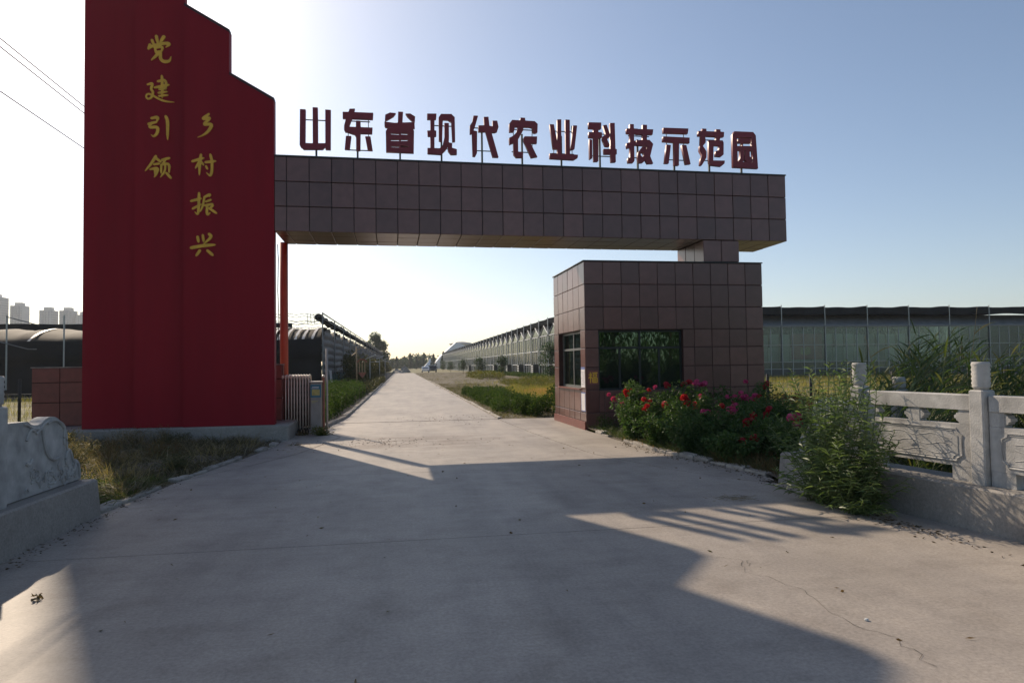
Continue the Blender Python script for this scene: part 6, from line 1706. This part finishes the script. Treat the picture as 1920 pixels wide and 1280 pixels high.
for x, y, z, c, k in BLOOMS:
    j = min(range(len(ROSES)), key=lambda q: (ROSES[q][0] - x) ** 2 + (ROSES[q][1] - y) ** 2)
    bx, by = ROSES[j][:2]
    for q in range(k):
        sc_ = rnd.uniform(.75, 1.2)
        o = bpy.data.objects.new('bloom', bl[(c, q % 3)]); COL.objects.link(o)
        o.parent = rose_obj[j]; o.matrix_parent_inverse = Matrix.Translation(-ORG[rose_obj[j].name])
        o.location = (x + rnd.uniform(-.10, .10) * min(1, k - 1), y + rnd.uniform(-.08, .08), z + rnd.uniform(-.07, .07) * min(1, k - 1))
        o.rotation_euler = (rnd.uniform(-.8, .8), rnd.uniform(-.8, .8), rnd.uniform(0, 6)); o.scale = (sc_,) * 3
    # the cane carrying this cluster
    b = MB(); b.tube([(bx, by, .1), ((bx * .5 + x * .5), (by * .5 + y * .5), z * .65), (x, y, z - .03)], [.007, .005, .004], 4); b.build('cane', M['stem_green'], rose_obj[j])

# the tall narrow leaved shrub at the right plinth
SHX, SHY = 4.92, 6.95
sh = thing('leafy_shrub', 'tall bushy shrub with narrow drooping leaves growing against the right plinth', 'shrub', (SHX, SHY, 0))
b = MB(); LP, LD, LL = [], [], []
for k in range(120):
    a = rnd.uniform(0, 6.28); hh = rnd.choice([rnd.uniform(.35, .9), rnd.uniform(.8, 1.35), rnd.uniform(1.1, 1.72)]); q = rnd.uniform(.15, .66) * (1.0 if hh < 1.2 else .7)
    ca, sa = math.cos(a), math.sin(a)
    if ca > .2: ca *= .45
    base = (SHX + .22 * rnd.uniform(-1, .5), SHY + .4 * rnd.uniform(-1, 1), -.01)
    pts = []
    for j in range(7):
        u = j / 6
        pts.append((base[0] + q * ca * u ** 1.3 + .02 * math.sin(5 * u + k), base[1] + q * 1.35 * sa * u ** 1.3, hh * (u - .12 * u * u * (1 if hh < 1.2 else .3))))
    b.tube(pts, [.008 - .005 * j / 6 for j in range(7)], 4)
    m_ = int(20 + 24 * hh)
    for j in range(m_):
        u = .12 + .88 * (j / m_) ** .85
        i0 = min(5, int(u * 6)); f = u * 6 - i0
        p = np.array(pts[i0]) * (1 - f) + np.array(pts[i0 + 1]) * f
        th = j * 2.4 + k; up_ = .75 if u > .85 else .25
        LP.append(p); LD.append((math.cos(th) * .9, math.sin(th) * .9, up_ + rnd.uniform(-.25, .3))); LL.append(rnd.uniform(.085, .16) * (1.0 if u < .9 else .8))
for k in range(70):            # short shoots that hide the foot
    a = rnd.uniform(0, 6.28); q = rnd.uniform(.2, .62); hh = rnd.uniform(.08, .5)
    ca, sa = math.cos(a), math.sin(a)
    if ca > .2: ca *= .4
    bx, by = SHX + .2 * rnd.uniform(-1, .5), SHY + .4 * rnd.uniform(-1, 1)
    pts = [(bx + q * ca * u, by + q * 1.3 * sa * u, max(.01, hh * (u * 1.3 - .3 * u * u))) for u in (0, .33, .66, 1)]
    b.tube(pts, [.006, .005, .004, .003], 4)
    for j in range(26):
        u = j / 26; i0 = min(2, int(u * 3)); f = u * 3 - i0
        p_ = np.array(pts[i0]) * (1 - f) + np.array(pts[i0 + 1]) * f
        th = j * 2.4 + k
        LP.append(p_); LD.append((math.cos(th), math.sin(th), rnd.uniform(-.1, .5))); LL.append(rnd.uniform(.08, .14))
b.build('stems', M['stem_green'], sh)
LP, LD, LL = np.array(LP), np.array(LD), np.array(LL)
# the leaves nearest the viewer singly, the rest together
order = np.argsort(LP[:, 1] * 1.0 + LP[:, 0] * .9)
front = order[:600][::2][:290]
rest = np.setdiff1d(np.arange(len(LP)), front)
V, F = blades(LP[rest], LD[rest], LL[rest], LL[rest] * .14, .4, 3)
mark_leafy(put('foliage', arr_mesh('foliage', V, F), M['leaf_shrub'], sh))
leaf_me = []
for s in range(5):
    V, F = blades(np.zeros((1, 3)), np.array([[0, 1, 0.0]]), np.array([1.0]), np.array([.13]), .2 + .12 * s, 4)
    me = arr_mesh('leaf', V, F); me.materials.append(M['leaf_shrub']); leaf_me.append(me)
for q, i_ in enumerate(front):
    o = bpy.data.objects.new('leaf', leaf_me[q % 5]); COL.objects.link(o)
    o.parent = sh; o.matrix_parent_inverse = Matrix.Translation(-ORG[sh.name])
    d = Vector(LD[i_]).normalized()
    o.matrix_basis = Matrix.Translation(Vector(LP[i_])) @ d.to_track_quat('Y', 'Z').to_matrix().to_4x4() @ Matrix.Rotation(rnd.uniform(-.9, .9), 4, 'Y') @ Matrix.Scale(float(LL[i_]), 4)

# reeds behind the right balustrade, leaning with the wind
def reed(lab, x, y, h, n, lean, mat='leaf_reed', dry=False):
    t = thing('reed_clump', lab, 'reeds', (x, y, -.07), 'reeds behind the right balustrade')
    b = MB(); P, D, L = [], [], []
    for k in range(n):
        bx, by = x + rnd.uniform(-.35, .35), y + rnd.uniform(-.35, .35)
        hh = h * rnd.uniform(.62, 1.0); l = lean * rnd.uniform(.7, 1.7)
        pts = [(bx + l * hh * u ** 1.6, by + .1 * u * rnd.uniform(-1, 1), -.07 + hh * (u - .1 * abs(l) * u * u)) for u in (0, .25, .5, .75, 1)]
        b.tube(pts, [.008, .007, .006, .005, .003], 4)
        m_ = 5 if dry else 13
        for j in range(m_):
            u = .15 + .85 * j / m_
            i0 = min(3, int(u * 4)); f = u * 4 - i0
            p = np.array(pts[i0]) * (1 - f) + np.array(pts[i0 + 1]) * f
            sg = 1 if (j + k) % 3 else -1
            P.append(p); D.append((.75 * sg if sg > 0 else -.3, rnd.uniform(-.5, .5), rnd.uniform(.5, 1.1))); L.append(rnd.uniform(.3, .55))
    b.build('stems', M['stem_dry'] if dry else M['stem_green'], t)
    P, D, L = np.array(P), np.array(D), np.array(L)
    V, F = blades(P, D, L, .028 * npr.uniform(.6, 1.2, len(P)), .35, 4)
    mark_leafy(put('leaves', arr_mesh('leaves', V, F), M[mat], t))
    return t
for a in [('reed clump just right of the rose bed fence', 6.3, 8.6, 1.55, 12, .25), ('reed clump rising behind the leafy shrub', 6.7, 8.0, 1.7, 14, .35), ('tall reed clump leaning right, left of the lone stone post', 6.9, 9.2, 2.05, 16, .5),
          ('tall dense reed clump behind the middle of the hand rail', 7.6, 9.6, 2.0, 16, .45), ('reed clump between the lone post and the near balustrade post', 7.5, 8.2, 1.6, 14, .45), ('reed clump left of the near balustrade post', 8.0, 8.6, 1.8, 14, .4),
          ('dense reed clump right of the near balustrade post', 8.2, 7.9, 1.75, 18, .3), ('reed clump at the right edge of the view', 8.9, 8.2, 1.9, 18, .35), ('low reed clump at the back by the field', 8.6, 10.6, 1.8, 14, .4),
          ('low reed clump right behind the near balustrade panel', 7.1, 6.4, 1.25, 16, .25), ('reed clump far back at the right edge', 9.6, 9.4, 2.1, 16, .35), ('low reeds behind the first balustrade panel', 6.4, 7.3, 1.15, 16, .25)]:
    reed(a[0], a[1], a[2], a[3] * 1.16, int(a[4] * 1.7), a[5])
for a in [('dry tan reed stalks standing high above the near balustrade post', 8.55, 9.3, 2.55, 7, .12), ('two dry stalks beside the near balustrade post', 7.9, 9.6, 2.3, 3, -.1), ('dry tan stalks in front of the right edge reeds', 8.4, 7.6, 1.6, 8, .2)]:
    reed(*a, mat='grass_dry', dry=True)
P = scatter(9000, 5.75, 11, 4.2, 12, dens=lambda x, y: 1 if x > 5.75 + (8.45 - y) * .13 else 0)
grass('ditch_grass', 'rank grass under the reeds behind the right balustrade', P, npr.uniform(.3, .75, len(P)), npr.uniform(.01, .018, len(P)), M['grass_mixed'], .5, .4, segs=3)

# litter on the concrete: leaves, straw, grit
def bits(name, lab, n, f, l, mat, flat=.1, wide=(.15, .6)):
    P = np.array([f() for _ in range(n)])
    D = rand_dirs(n); D[:, 2] = npr.uniform(0, flat, n)
    V, F = leaves(P, D, npr.uniform(l * .5, l * 1.4, n), npr.uniform(l * wide[0], l * wide[1], n), droop=0, fold=.12)
    tag(put(name, arr_mesh(name, V, F), mat), lab, kind='stuff')
U = rnd.uniform
bits('leaf_litter', 'dead leaves scattered over the forecourt', 110, lambda: (U(-3.2, 5), U(2.3, 16), .006), .045, M['leaf_brown'])
bits('edge_litter', 'leaf litter gathered along the left plinth and kerb', 420, lambda: (-3.42 + abs(rnd.gauss(0, .10)), U(6.2, 12), .006), .034, M['leaf_litter'], .1, (.12, .4))
bits('bed_litter', 'leaf litter along the edge of the rose bed', 420, lambda: ((lambda y: (ROAD_R(y) - abs(rnd.gauss(0, .14)), y, .006))(U(8.3, 13.5))), .045, M['leaf_litter'], .1, (.12, .4))
bits('straw_litter', 'straw swept to the left of the forecourt by the gate', 260, lambda: (rnd.gauss(-2.7, .45), rnd.gauss(14.6, .9), .006), .09, M['grass_straw'], .1, (.04, .09))
bits('straw_patch', 'small patch of straw near the leafy shrub', 170, lambda: (rnd.gauss(3.95, .13), rnd.gauss(7.6, .09), .008), .09, M['grass_straw'], .15, (.03, .08))
bits('mud_bits', 'crumbs of dry mud on the road in the gateway', 260, lambda: (rnd.gauss(-.3, .9), rnd.gauss(14.9, .5), .005), .035, M['soil'])
bits('grit', 'scattered grit on the road beyond the gateway', 260, lambda: (rnd.gauss(1.3, .75), rnd.gauss(20.9, .9), .006), .03, M['crack'])
bits('plinth_litter', 'fallen narrow leaves under the leafy shrub', 300, lambda: (4.95 - abs(rnd.gauss(0, .16)) + .05, rnd.gauss(6.6, .8), .006), .05, M['leaf_litter'], .1, (.12, .4))
# two larger pieces in the sunlit corner on the left
bush('fallen_twig', 'withered curled leaf sprig lying in the sunlit corner on the left', 'twig', -2.62, 5.4, .02, .03, M['leaf_brown'], 10, .045, stem=M['stem_dry'], nst=3, z0=.005)
b = MB(); b.rings([[(2.88 + .016 * q * math.cos(a), 3.9 + .012 * q * math.sin(a), z) for a in [1.05 * k for k in range(6)]] for z, q in ((0, .8), (.008, 1.0), (.015, .5))])
tag(b.build('pebble', M['vent_white']), 'small pale pebble on the sunlit concrete near the right', 'pebble')
